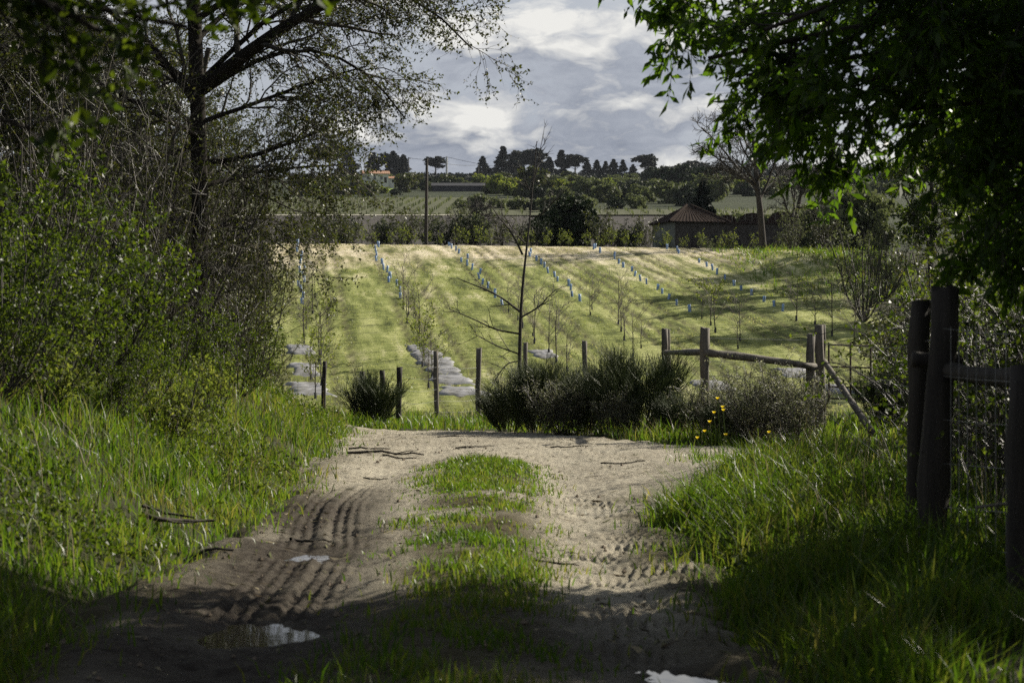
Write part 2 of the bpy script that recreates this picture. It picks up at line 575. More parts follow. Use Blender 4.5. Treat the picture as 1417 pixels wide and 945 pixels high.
ROW_DIR = -0.105      # sideways drift of the planted rows per metre ahead


def field_mat():
    m, nt, out = new_mat('mown_field')
    tc = nd(nt, 'ShaderNodeTexCoord')
    mp = nd(nt, 'ShaderNodeMapping', Vector=tc.outputs['Object'])
    mp.inputs['Rotation'].default_value = (0, 0, math.atan(ROW_DIR))
    v = mp.outputs[0]
    st = nd(nt, 'ShaderNodeMapping', Vector=v); st.inputs['Scale'].default_value = (1.0, .05, 1)
    cr = nd(nt, 'ShaderNodeMapping', Vector=v); cr.inputs['Scale'].default_value = (.45, 2.2, 1)
    n_str = nd(nt, 'ShaderNodeTexNoise', Vector=st.outputs[0], Scale=1.3, Detail=5.0, Roughness=.6)
    n_crs = nd(nt, 'ShaderNodeTexNoise', Vector=cr.outputs[0], Scale=1.6, Detail=5.0, Roughness=.7)
    n_big = nd(nt, 'ShaderNodeTexNoise', Vector=v, Scale=.09, Detail=4.0, Roughness=.6)
    sx = nd(nt, 'ShaderNodeSeparateXYZ', Vector=v)
    s = math_n(nt, 'ADD', math_n(nt, 'MULTIPLY', n_str.outputs[0], .72), math_n(nt, 'MULTIPLY', n_crs.outputs[0], .28))
    green = ramp(nt, s, [(.38, (.07, .085, .02)), (.49, (.20, .225, .06)), (.60, (.36, .37, .14))])
    straw = ramp(nt, s, [(.38, (.26, .22, .115)), (.49, (.50, .43, .28)), (.60, (.66, .58, .41))])
    top = nd(nt, 'ShaderNodeMapRange', Value=sx.outputs['Y']); top.inputs[1].default_value = 88; top.inputs[2].default_value = 122
    top.inputs[3].default_value = -.10; top.inputs[4].default_value = .62
    dry = math_n(nt, 'ADD', top.outputs[0], math_n(nt, 'MULTIPLY', math_n(nt, 'SUBTRACT', math_n(nt, 'ADD', math_n(nt, 'MULTIPLY', n_big.outputs[0], .6), math_n(nt, 'MULTIPLY', n_str.outputs[0], .5)), .55), 2.6))
    c = mixc(nt, ramp(nt, dry, [(.1, 0.0), (.6, 1.0)]), green, straw)
    soil = nd(nt, 'ShaderNodeAttribute', {'attribute_name': 'rut'})
    c = mixc(nt, soil.outputs['Fac'], c, (.075, .066, .032))
    p = nd(nt, 'ShaderNodeBsdfPrincipled', Base_Color=c, Roughness=.9)
    p.inputs['Specular IOR Level'].default_value = .1
    b = nd(nt, 'ShaderNodeBump', Height=n_crs.outputs[0], Distance=.28)
    b.inputs['Strength'].default_value = .8
    lnk(nt, b.outputs[0], p.inputs['Normal'])
    lnk(nt, p.outputs[0], out.inputs[0])
    return m


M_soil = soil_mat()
M_turf = turf_mat('rough_turf', [(.022, .021, .010), (.035, .036, .013), (.055, .06, .02)])
M_scrubland = turf_mat('hill_scrubland', [(.02, .025, .013), (.035, .045, .018), (.06, .07, .03)], .25, .6)
M_field = field_mat()
M_plough = turf_mat('ploughed_soil', [(.045, .040, .034), (.06, .053, .045), (.075, .067, .056)], .4, .3)
M_vinefield = turf_mat('vineyard_turf', [(.06, .066, .032), (.085, .09, .045), (.11, .11, .058)], .3, .2)
M_meadow = turf_mat('bright_meadow', [(.14, .21, .035), (.19, .27, .05), (.23, .30, .07)], .3, .2)
M_sandpath = turf_mat('pale_farm_path', [(.38, .35, .28), (.45, .42, .34), (.5, .47, .4)], .6, .1)


def set_attr(me, name, vals):
    a = me.attributes.new(name, 'FLOAT', 'POINT')
    a.data.foreach_set('value', np.asarray(vals, np.float32))


def grid(xs, ys, zf):
    X, Y = np.meshgrid(xs, ys)
    Z = zf(X, Y)
    V = np.stack([X, Y, Z], -1).reshape(-1, 3)
    nx, ny = len(xs), len(ys)
    i = (np.arange(ny - 1)[:, None] * nx + np.arange(nx - 1)[None]).ravel()
    F = np.stack([i, i + 1, i + nx + 1, i + nx], 1)
    return V, F, X, Y


# ----------------------------------------------------------------- the land
def half_axis(segs):
    out = [0.0]
    for end, step in segs:
        while out[-1] < end - 1e-6:
            out.append(out[-1] + step)
    return out


_hx = half_axis([(7, .25), (26, .7), (80, 3), (400, 12), (700, 50)])
GX = np.array([-a for a in _hx[:0:-1]] + _hx)
GY = np.array([-a for a in half_axis([(10, 1), (60, 5), (120, 20)])[:0:-1]] + half_axis([(42, .36), (135, 1.2), (420, 6), (1300, 12)]))


def ground_z(x, y):
    z = hz(x, y) - 0.16 * road(x, y) - 0.12 * in_field(x, y)
    rough = ss(1, 3, np.abs(x + .5)) * (1 - ss(60, 90, y))
    return z + .08 * fbm(x * 1.6, y * 1.6, 41) * rough


V, F, X, Y = grid(GX, GY, ground_z)
g = mesh('ground', V, F, smooth=True, mats=[M_turf, M_scrubland], midx=(V[F[:, 0], 1] > 128).astype(int))
link('ground', g, kind='structure')

PUD = [(-1.13, 8.95, .25, .26), (-1.32, 12.25, .17, .16), (.72, 7.78, .17, .20)]      # x, y, half width, half length
WATER_Z = -0.055


def rutx(y):
    return -1.20 - 0.30 * ss(11, 17, y) + .55 * ss(17, 24, y)


def track_z(x, y):
    base = hz(x, y)
    r = road(x, y)
    fade = 1 - ss(20, 27, y)
    z = base + .05 * fbm(x * 1.3, y * 1.1, 51) + .045 * fbm(x * 7, y * 6, 52) + .022 * fbm(x * 19, y * 17, 55, 3)
    u = x - rutx(y)
    z = z - .055 * np.exp(-(u / .36) ** 2) * fade - .045 * np.exp(-((x - .55) / .33) ** 2) * fade
    z = z + .05 * np.exp(-((x + .25) / .38) ** 2) * fade
    # tread of the wet left rut: long ribs with small breaks
    tm = np.exp(-(u / .30) ** 6) * ss(9.2, 9.6, y) * (1 - ss(17.0, 19.5, y)) * (.6 + .8 * vnoise(x * .8, y * .9, 61)) * (1 - .8 * ss(11.8, 12.2, y) * (1 - ss(12.6, 12.9, y)))
    ribs = np.maximum(np.cos(2 * np.pi * (u + .035 * vnoise(y * 1.1, x, 7)) / .074), -.5) * (.8 + .4 * vnoise(x * 9, y * 14, 62))
    z = z + tm * (.6 + .7 * vnoise(x * 3, y * 2.2, 63)) * (.013 * ribs + .007 * np.cos(2 * np.pi * y / .16 + 14 * u))
    z = z + tm * .035 * np.exp(-((u - .02) / .035) ** 2)
    # lugged tread across the right rut
    for (cx, cy, hw, hl, sk) in ((.56, 15.9, .30, 1.1, .1), (.62, 12.6, .36, 1.0, -.25), (.80, 12.0, .3, 1.6, .5), (.50, 10.6, .30, .8, .05), (.45, 8.9, .34, 1.1, .12), (.8, 9.0, .22, .9, -.2)):
        m_ = np.exp(-np.abs((x - cx) / hw) ** 5 - np.abs((y - cy) / hl) ** 4)
        q = x - cx - sk * (y - cy) * .3
        lug = np.clip(2.6 * np.cos(2 * np.pi * (q + .012 * vnoise(y * 3, x * 3, 8)) / .062) - .2, -1, 1) * np.where(np.cos(2 * np.pi * (y - cy + .4 * q) / .46) > -.75, 1, -.4)
        z = z - m_ * .013 * (1 - lug) * ss(.25, .7, vnoise(x * 4, y * 2.2, 66))
    for (cx, cy, hw, hl) in PUD:
        rr = ((x - cx) / hw) ** 2 + ((y - cy) / hl) ** 2 + .9 * fbm(x * 5, y * 5, 67)
        z = z + (WATER_Z - .025 - z) * np.exp(-rr ** 2 * .6)
    return z - .16 * (1 - r)


TX = np.concatenate([np.arange(-9, -2.7, .25), np.arange(-2.7, -1.9, .03), np.arange(-1.9, -.75, .0185), np.arange(-.75, .15, .036), np.arange(.15, 1.15, .0155), np.arange(1.15, 1.9, .04), np.arange(1.9, 13, .25)])
TY = np.concatenate([np.arange(3.0, 7.2, .12), np.arange(7.2, 14, .036), np.arange(14, 20, .06), np.arange(20, 36, .13)])
V, F, X, Y = grid(TX, TY, track_z)
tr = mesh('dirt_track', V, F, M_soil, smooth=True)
u = X - rutx(Y)
wet_and_shade = np.exp(-((u + .12) / .62) ** 4) * ss(6.5, 8, Y) * (1 - ss(16.0, 19.5, Y)) * np.clip(1.0 + 1.5 * fbm(X * 1.5, Y * .8, 71) + .35 * np.exp(-((u + .16) / .13) ** 2), 0, 1)
wet_and_shade = np.maximum(wet_and_shade, (1 - ss(8.6, 11.0, Y + .8 * X)) * np.clip(.85 + 1.2 * fbm(X * 1.2, Y * 1.2, 72), 0, 1))  # near band: mud whose dark colour also deepens the foreground shade
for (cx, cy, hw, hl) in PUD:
    wet_and_shade = np.maximum(wet_and_shade, np.exp(-(((X - cx) / (hw * 1.5)) ** 2 + ((Y - cy) / (hl * 1.5)) ** 2)))
set_attr(tr, 'wet_and_shade', np.clip(wet_and_shade, 0, 1).ravel())
hum = np.exp(-((X + .25 - .1 * fbm(Y * .7, X, 73)) / .45) ** 4) * (1 - ss(19, 22, Y)) * np.clip(.8 + 2.6 * fbm(X * 1.8, Y * 1.3, 74), 0, 1)
hum = np.maximum(hum, .9 * ss(.0, .5, -X - 1.62 + .7 * fbm(X * 2, Y * 2, 75)) * (1 - ss(17, 26, Y)))
hum = np.maximum(hum, .8 * ss(.6, 1.1, X + .6 * fbm(X * 2, Y * 2, 76)) * (1 - ss(15, 19, Y)))
set_attr(tr, 'humus', np.clip(hum, 0, 1).ravel())
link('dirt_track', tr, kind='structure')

m, nt, out = new_mat('muddy_water')
p = nd(nt, 'ShaderNodeBsdfPrincipled', Base_Color=(.035, .028, .02, 1), Roughness=.03)
p.inputs['Specular IOR Level'].default_value = .6
nz = nd(nt, 'ShaderNodeTexNoise', Scale=7.0, Detail=2.0)
b = nd(nt, 'ShaderNodeBump', Height=nz.outputs[0], Distance=.004)
b.inputs['Strength'].default_value = .08
lnk(nt, b.outputs[0], p.inputs['Normal'])
lnk(nt, p.outputs[0], out.inputs[0])
for (cx, cy, hw, hl), lab in zip(PUD, ('broad muddy puddle across the left rut in the shade', 'thin puddle in the left rut past the broad puddle', 'bright puddle in the right rut nearest the viewer')):
    a = np.linspace(0, 2 * np.pi, 33)[:-1]
    Vp = np.stack([cx + hw * 1.7 * np.cos(a), cy + hl * 1.7 * np.sin(a), np.full(32, WATER_Z)], 1)
    o = link('puddle', mesh('puddle', np.vstack([Vp, [[cx, cy, WATER_Z]]]), np.stack([np.arange(32), (np.arange(32) + 1) % 32, np.full(32, 32)], 1), m), kind='structure')
    o['label'] = lab


# rows of the orchard: (photo points at the top and bottom end), the last guard, sapling end
ROWS = [((413, 335), (428, 520), 86.0, 60), ((518, 337), (600, 520), 88.5, 60), ((622, 338), (762, 492), 87.0, 64),
        ((726, 347), (862, 470), 88.0, 68), ((819, 341), (996, 462), 85.0, 70), ((924, 345), (1120, 452), 84.5, 71)]
ROWL = []
for a, b_, dg, de in ROWS:
    xa, ya = ground_at(*a, d0=58)
    if ya > 122.5:
        xa, ya = wx(a[0], 122.5), 122.5
    xb, yb = ground_at(*b_, d0=50)
    ROWL.append((xa, ya, xb, yb, dg, de))


def row_x(k, y):
    xa, ya, xb, yb, _, _ = ROWL[k]
    return xa + (xb - xa) * (y - ya) / (yb - ya)


def field_rut(x, y):
    q = x - ROW_DIR * y
    n = .12 * vnoise(y * .25, q * .1, 81)
    s = 0
    for c in np.arange(-38.6, 34, 4.62):
        for o_, a in ((1.0, .8), (1.75, 1.0), (2.6, .9), (3.3, .8)):
            s = s + a * np.exp(-((q - c - o_ - n) / .12) ** 2)
    return np.clip(1.3 * s, 0, 1) * ss(.2, .5, vnoise(q * .6, y * .12, 82))


FX = np.arange(-40, 22, .21); FY = np.concatenate([np.arange(53, 126.5, .5)])
V, F, X, Y = grid(FX, FY, lambda x, y: hz(x, y) + .03 - .3 * (1 - in_field(x, y)) - .06 * field_rut(x, y) + .06 * fbm(x * .7, y * 1.8, 83) + .03 * fbm(x * 2.5, y * 3, 84))
fm = mesh('orchard_field', V, F, M_field, smooth=True)
set_attr(fm, 'rut', (.8 * field_rut(X, Y)).ravel())
link('orchard_field', fm, kind='structure')


def patch(name, x0, x1, y0, y1, mat, lift=.25, nx=40, ny=24, wob=3.0):
    """a field on the far slope, laid on the land with ragged ends"""
    t = np.linspace(0, 1, nx); s = np.linspace(0, 1, ny)
    S, T = np.meshgrid(s, t, indexing='ij')
    Xp = x0 + (x1 - x0) * T + wob * fbm(S * 6, T * 9, 91)
    Yp = y0 + (y1 - y0) * S + wob * fbm(T * 7, S * 3, 92)
    Zp = hz(Xp, Yp) + lift
    i = (np.arange(ny - 1)[:, None] * nx + np.arange(nx - 1)[None]).ravel()
    return link(name, mesh(name, np.stack([Xp, Yp, Zp], -1).reshape(-1, 3), np.stack([i, i + 1, i + nx + 1, i + nx], 1), mat, smooth=True), kind='structure')


patch('ploughed_field', -110, 34, 205, 322, M_plough)
patch('farm_path', -60, -4, 323.5, 329, M_sandpath, .35, 30, 4, 1.0)
patch('vineyard_field', -120, 6, 331, 470, M_vinefield)
patch('vineyard_field', 8, 70, 332, 365, M_vinefield, .3)
patch('meadow', 38, 49, 495, 530, M_meadow, .3)
patch('meadow', -45, -34, 560, 610, M_meadow, .3)

# vine rows: posts and stubby vines, joined, too far to pick apart
r = np.random.default_rng(5)
parts = []
for x0, x1, y0, y1 in ((-118, 4, 334, 468), (10, 68, 334, 362)):
    for xx in np.arange(x0, x1, 2.6):
        ys = np.arange(y0, y1, 2.2) + r.random(len(np.arange(y0, y1, 2.2)))
        pts = np.stack([np.full(len(ys), xx) + .1 * r.normal(size=len(ys)), ys, hz(np.full(len(ys), xx), ys) + .2], 1)
        parts.append(blades(r, pts, .9, .22, .2, .2))
V, F = joinm(parts)
link('vines', mesh('vines', V, F, M_leaf_olive), kind='stuff')


# ----------------------------------------------------------------- grass
def scatter(rng, n, x0, x1, y0, y1, keep):
    x = x0 + (x1 - x0) * rng.random(n); y = y0 + (y1 - y0) * rng.random(n)
    k = rng.random(n) < keep(x, y)
    return x[k], y[k]


def grass(name, n, x0, x1, y0, y1, keep, h0, h1, w, mat, seed, lean=.45, bend=.8, zoff=-.02, wgrow=0.0, zf=None):
    rng = np.random.default_rng(seed)
    x, y = scatter(rng, n, x0, x1, y0, y1, keep)
    tuft = vnoise(x * 2.3, y * 2.3, seed)
    hgt = (h0 + (h1 - h0) * rng.random(len(x)) ** 1.5) * (.3 + 1.25 * tuft)
    z = (zf or (lambda a, b: ground_z(a, b)))(x, y)
    V, F = blades(rng, np.stack([x, y, z + zoff], 1), hgt, w * (.7 + .6 * rng.random(len(x))) * (1 + wgrow * y), lean, bend)
    return link(name, mesh(name, V, F, mat), kind='stuff')


grass('bank_grass', 190000, -8.5, -1.8, 8.5, 34, lambda x, y: (1 - road(x, y)) * (.35 + .65 * ss(-4.9, -3.9, x)) * (.12 + 1.0 * ss(.25, .6, .5 * vnoise(x * 1.2, y * 1.2, 3) + .5 * vnoise(x * 3.1, y * 2.6, 33))) * (1.0 - .35 * ss(18, 32, y)), .07, .27, .009, M_grass, 101, wgrow=.02)
grass('bank_grass', 13000, -3.6, -1.8, 6.0, 8.5, lambda x, y: (1 - road(x, y)), .10, .32, .010, M_grass, 102)
grass('verge_grass', 110000, .95, 4.4, 5.2, 23, lambda x, y: (1 - road(x, y)) * (1 - .6 * ss(1.9, 2.8, x)) * (.12 + 1.0 * ss(.25, .6, .5 * vnoise(x * 1.5, y * 1.5, 4) + .5 * vnoise(x * 3.3, y * 2.8, 34))), .09, .33, .009, M_grass, 103, wgrow=.02)
grass('track_grass', 85000, -1.05, .6, 5.0, 21.5, lambda x, y: np.exp(-((x + .27 - .25 * fbm(y * .7, 3, 73)) / .40) ** 2) * np.clip(.42 + 2.6 * fbm(x * 2.6, y * 1.6, 74) + .5 * ss(16.5, 17.5, y) * (1 - ss(20.5, 21.5, y)), .02, 1), .02, .10, .0075, M_grass, 104, zf=track_z, wgrow=.02, zoff=-.006)
grass('far_verge_grass', 60000, -9, 11, 22, 46, lambda x, y: (1 - road(x, y)) * (.25 + .9 * vnoise(x * .9, y * .9, 6)) * ss(-.1, .5, y - 30.5 + 1.9 * np.clip(x + .3, 0, 3.4)) * (1 - .6 * ss(36, 44, y)), .10, .36, .012, M_grass, 105, wgrow=.02)
grass('field_edge_grass', 24000, -14, 14, 42, 60, lambda x, y: .25 + .75 * vnoise(x * .5, y * .5, 7), .06, .26, .02, M_grass_dry, 106)
grass('mown_grass', 120000, -22, 20, 56, 124, lambda x, y: in_field(x, y) * (.2 + .8 * ss(.3, .65, vnoise((x - ROW_DIR * y) * 1.1, y * .22, 8))) * (1 - .8 * field_rut(x, y)), .03, .09, .045, M_grass_dry, 107, zf=lambda a, b: hz(a, b) + .03)
grass('weedy_field_corner', 26000, 12, 24, 92, 124, lambda x, y: np.exp(-((x - 16.5) / 4) ** 2) * (.2 + .8 * vnoise(x * .7, y * .7, 9)), .15, .55, .05, M_grass, 108)
grass('lane_grass', 16000, .2, 4.5, 20.5, 28, lambda x, y: (1 - road(x, y)) * (.3 + .7 * vnoise(x * 1.3, y * 1.3, 47)), .08, .30, .012, M_grass, 114)
grass('edge_grass', 34000, -3.0, 2.2, 7.0, 30, lambda x, y: (np.exp(-((x + 2.0 + .4 * ss(17, 29, y) + .5 * fbm(x * 1.1, y * 1.1, 44)) / .26) ** 2) + .8 * np.exp(-((x - 1.05 - 1.0 * ss(15, 19, y) + .5 * fbm(x * 1.1, y * 1.1, 45)) / .24) ** 2)) * ss(.25, .6, vnoise(x * 2.6, y * 2.0, 46)), .03, .16, .008, M_grass, 113, zf=lambda a, b: np.maximum(track_z(a, b), ground_z(a, b)), zoff=-.006, wgrow=.02)
# dead stalks standing in the bank
grass('dead_stalks', 3500, -5.5, 3.5, 10, 32, lambda x, y: 1 - road(x, y), .2, .6, .005, M_straw, 109, lean=.5, bend=.4)


# broad-leaved weeds in the bank and verges
def weeds(name, n, x0, x1, y0, y1, keep, h, size, mat, seed):
    rng = np.random.default_rng(seed)
    x, y = scatter(rng, n, x0, x1, y0, y1, keep)
    z = ground_z(x, y)
    top = np.stack([x + .1 * rng.normal(size=len(x)), y + .1 * rng.normal(size=len(x)), z + h * (.5 + rng.random(len(x)))], 1)
    base = np.stack([x, y, z], 1)
    P = np.stack([base, (base + top) / 2, top], 1)
    V, F = leaves(rng, P, 7, size, .5, .1, .2, .4, .1)
    return link(name, mesh(name, V, F, mat), kind='stuff')


weeds('bank_weeds', 13000, -6.5, -2.0, 10, 33, lambda x, y: (1 - road(x, y)) * ss(.38, .6, vnoise(x * .9, y * .7, 12)), .17, .036, M_leaf_shrub, 111)
weeds('verge_weeds', 3200, 1.2, 4.2, 8, 22, lambda x, y: (1 - road(x, y)) * ss(.45, .6, vnoise(x * .9, y * .7, 13)), .18, .038, M_leaf_shrub, 112)


# ----------------------------------------------------------------- trees
def skeleton_tree(rng, trunk, r0, levels, tip=.35):
    """trunk: (K,3) local points; levels: dicts for grow(); returns list of (P,R)"""
    P = trunk[None]; R = (r0 * np.linspace(1, tip, len(trunk)) ** .9)[None]
    out = [(P, R)]
    for lv in levels:
        P, R = grow(rng, P, R, **lv)
        out.append((P, R))
    return out


def make_tree(name, label, cat, base, skel, leaf, leaf_mat_, bark, group=None, limbs_separate=True, sides=(9, 6, 4, 3, 3), leaf_level=None, twig_mat=None, crown_name='crown', extra=None):
    t = thing(name, label, cat, base, group=group)
    V, F = tubes(*skel[0], sides=sides[0])
    link('trunk', mesh('trunk', V, F, bark, smooth=True), t)
    if len(skel) > 1:
        P, R = skel[1]
        if limbs_separate:
            for i in range(len(P)):
                V, F = tubes(P[i:i + 1], R[i:i + 1], sides=sides[1])
                link('limb', mesh('limb', V, F, bark, smooth=True), t)
            rest = skel[2:]
            sd = sides[2:]
        else:
            rest = skel[1:]; sd = sides[1:]
        if rest:
            V, F = joinm([tubes(p, r_, sides=s) for (p, r_), s in zip(rest, sd)])
            link('twigs', mesh('twigs', V, F, twig_mat or bark), t, kind='stuff')
    if leaf is not None:
        parts = [leaves(rng_leaf, (skel[lv][0]), **kw) for lv, kw in leaf]
        V, F = joinm(parts)
        link(crown_name, mesh(crown_name, V, F, leaf_mat_), t, kind='stuff')
    return t


rng_leaf = np.random.default_rng(77)


def rel(base, pts):
    return np.asarray(pts, float) - np.asarray(base, float)


# the big tree on the bank: straight dark trunk, long limb sweeping up to the right
def big_left_tree():
    rng = np.random.default_rng(201)
    d = 28.0
    b = P3(wx(272, d), d, -.1)
    tk = rel(b, curve_pts([b, (wx(276, d), d, wz(300, d)), (wx(272, d), d, wz(120, d)), (wx(266, d + .2), d + .2, wz(-60, d)), (wx(250, d + .4), d + .4, wz(-260, d))], 14, rng, .012))
    def lb(pts, K=9, w=.02):
        return rel(b, curve_pts([(wx(px, dd), dd, wz(py, dd)) for px, py, dd in pts], K, rng, w))
    limbs = [lb([(282, 118, 28), (335, 80, 27.8), (362, 48, 27.5), (440, 5, 27), (560, -60, 26.5)]),
             lb([(274, 150, 28), (225, 80, 28), (180, 40, 27.5), (90, -30, 27)]),
             lb([(276, 225, 28), (330, 222, 27.6), (380, 205, 27.4), (440, 180, 27)]),
             lb([(276, 200, 28), (215, 225, 28), (140, 190, 27.5), (60, 200, 27)]),
             lb([(268, 30, 28), (330, -20, 27.7), (480, -55, 27.2), (640, -10, 27)]),
             lb([(276, 260, 28), (310, 250, 28.4), (380, 235, 28.8), (470, 228, 29)]),
             lb([(270, 60, 28), (300, 20, 28.5), (380, -20, 29), (500, 20, 29)]),
             lb([(275, 300, 28), (250, 310, 27.6), (170, 280, 27), (90, 300, 26.5)]),
             lb([(262, -60, 28), (200, -140, 28), (100, -200, 28), (30, -230, 28)]),
             lb([(262, -80, 28), (340, -150, 28), (440, -190, 28), (560, -160, 28)]),
             lb([(276, 170, 28), (340, 150, 28.2), (420, 120, 28.3), (500, 95, 28.2)]),
             lb([(277, 320, 28), (330, 312, 27.8), (370, 330, 27.6), (400, 350, 27.4)]),
             lb([(280, 110, 28), (400, -10, 27.5), (560, -30, 27), (655, 70, 26.8)]),
             lb([(280, 130, 28), (380, 60, 28), (490, 70, 28), (560, 160, 28)]),
             lb([(276, 190, 28), (200, 150, 27), (100, 90, 26.5), (20, 60, 26)]),
             lb([(276, 120, 28), (170, 60, 28), (80, 50, 28), (-20, 90, 28)])]
    P1 = np.stack(limbs); R1 = np.linspace(1, .3, 9)[None] * np.array([.105, .07, .045, .05, .05, .04, .045, .035, .055, .055, .04, .03, .04, .04, .045, .05])[:, None]
    s = [(tk[None], (.135 * np.linspace(1, .62, 14))[None]), (P1, R1)]
    P2, R2 = grow(rng, P1, R1, 14, 1.2, .75, 7, .17, -.045, .12, .5, .005)
    P3_, R3 = grow(rng, P2, R2, 9, .62, .7, 6, .17, -.06, .15, .55, .0035)
    P4, R4 = grow(rng, P3_, R3, 5, .30, .7, 3, .2, -.05, .2, .7, .0026)
    s += [(P2, R2), (P3_, R3), (P4, R4)]
    make_tree('tree', 'tall dark tree on the left bank with straight trunk and long limbs', 'tree', b, s,
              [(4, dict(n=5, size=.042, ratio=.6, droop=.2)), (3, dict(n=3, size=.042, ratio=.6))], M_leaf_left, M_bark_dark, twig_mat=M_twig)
    # the drooping outer spray against the sky
    return b


big_left_tree()


def left_tree(x, y, H, seed, label, lean=(0, 0), leafn=5, r0=.11, n1=12, droop=-.05, lsize=.05, mat=None, L=(2.0, 1.0, .5, .27)):
    rng = np.random.default_rng(seed)
    b = P3(x, y, -.1)
    tk = curve_pts([(0, 0, 0), (lean[0] * .3, lean[1] * .3, H * .4), (lean[0] * .7, lean[1] * .7, H * .75), (lean[0], lean[1], H)], 10, rng, .05)
    sk = skeleton_tree(rng, tk, r0, [dict(n=n1, L=L[0] * H / 6, ang=.9, K=8, wig=.14, grav=.01, tmin=.18, rfac=.55),
                                     dict(n=9, L=L[1] * H / 6, ang=.75, K=6, wig=.17, grav=droop, tmin=.2, rmin=.005),
                                     dict(n=8, L=L[2] * H / 6, ang=.75, K=5, wig=.18, grav=droop, tmin=.2, rmin=.0035),
                                     dict(n=5, L=L[3], ang=.75, K=3, wig=.2, grav=droop, tmin=.2, rmin=.0026)])
    return make_tree('tree', label, 'tree', b, sk, [(4, dict(n=leafn, size=lsize, ratio=.6, droop=.2))], mat or M_leaf_left, M_bark, group='trees on the left bank', twig_mat=M_twig)


LT = [left_tree(-7.2, 23.5, 6.5, 211, 'leafy tree filling the upper left corner beyond the green shrubs', (-.3, .3), 7),
      left_tree(-6.2, 33.0, 6.0, 212, 'thin tree behind the straight dark trunk drooping over the field', (1.1, -.6), 5, droop=-.07),
      left_tree(-9.5, 31.0, 7.5, 213, 'bushy tree at the left edge behind the leafy corner tree', (.4, .2), 7)]
for k, x, y, sc, rz, lab in ((2, -8.0, 40.0, .8, 2.0, 'small dense tree deep in the left thicket beside the field'),
                             (1, -6.9, 30.5, 1.05, 2.6, 'twiggy tree just left of the straight dark trunk'),
                             (0, -8.6, 26.5, 1.1, 1.2, 'leafy tree between the left edge and the dark trunk'),
                             (1, -7.6, 37.0, 1.0, 4.4, 'thin tree hanging low over the orchard behind the left trees'),
                             (2, -11.5, 37.0, 1.1, 3.6, 'tall bushy tree furthest back in the left thicket'),
                             (0, -7.4, 20.0, .9, 4.0, 'leafy tree standing closest over the bank at the left edge'),
                             (2, -7.8, 33.5, .9, .9, 'bushy tree in the gap behind the straight dark trunk'),
                             (2, -6.2, 41.0, .95, 2.2, 'bushy tree behind the left trees nearest the orchard rows'),
                             (2, -6.9, 44.0, .85, 3.1, 'small bushy tree at the far end of the left thicket'),
                             (0, -10.4, 23.0, 1.2, 2.9, 'tall leafy tree furthest left over the bank'),
                             (2, -12.5, 42.0, 1.25, 5.0, 'tallest bushy tree at the back of the left thicket'),
                             (0, -9.6, 35.0, 1.15, 5.4, 'leafy tree at the back between the left edge and the trunk'),
                             (2, -8.2, 29.6, .8, 1.5, 'bushy tree close behind the twiggy tree left of the trunk'),
                             (1, -6.4, 31.0, .72, 5.6, 'low drooping tree behind the foot of the dark trunk')):
    dup(LT[k], P3(x, y, -.1), rz, sc, lab)


# tree beside the camera on the left: one leafy limb hangs blurred into the top left corner
def near_left_tree():
    rng = np.random.default_rng(221)
    b = P3(-3.3, 4.6, -.1)
    tk = curve_pts([(0, 0, 0), (.1, .1, 1.6), (.25, .2, 3.4), (.1, .3, 5.0)], 10, rng, .02)
    def lb(pts, K=8):
        return rel(b, curve_pts([(wx(px, dd), dd, wz(py, dd)) for px, py, dd in pts], K, rng, .012))
    limbs = np.stack([lb([(-1100, -200, 4.7), (-300, -60, 5.2), (60, 0, 5.6), (260, 30, 6.0)]),
                      lb([(-1050, -420, 4.7), (-400, -160, 5.2), (0, -30, 5.4), (130, 60, 5.6)]),
                      lb([(-1080, -100, 4.7), (-500, 40, 5.0), (-120, 130, 5.2), (40, 190, 5.4)]),
                      lb([(-1050, -600, 4.7), (-300, -260, 5.0), (200, -90, 5.4), (420, -30, 5.7)])])
    R1 = np.linspace(1, .25, 8)[None] * np.array([.028, .03, .022, .028])[:, None]
    P2, R2 = grow(rng, limbs, R1, 20, .30, .7, 5, .15, -.04, .5, .5, .003)
    P3_, R3 = grow(rng, P2, R2, 4, .16, .7, 4, .18, -.06, .2, .6, .002)
    make_tree('tree', 'out of focus tree beside the camera hanging dark leaves in the top left corner', 'tree', b,
              [(tk[None], (.10 * np.linspace(1, .5, 10))[None]), (limbs, R1), (P2, R2), (P3_, R3)],
              [(3, dict(n=6, size=.045, ratio=.55, droop=.3))], M_leaf_shrub, M_bark, twig_mat=M_twig)


near_left_tree()


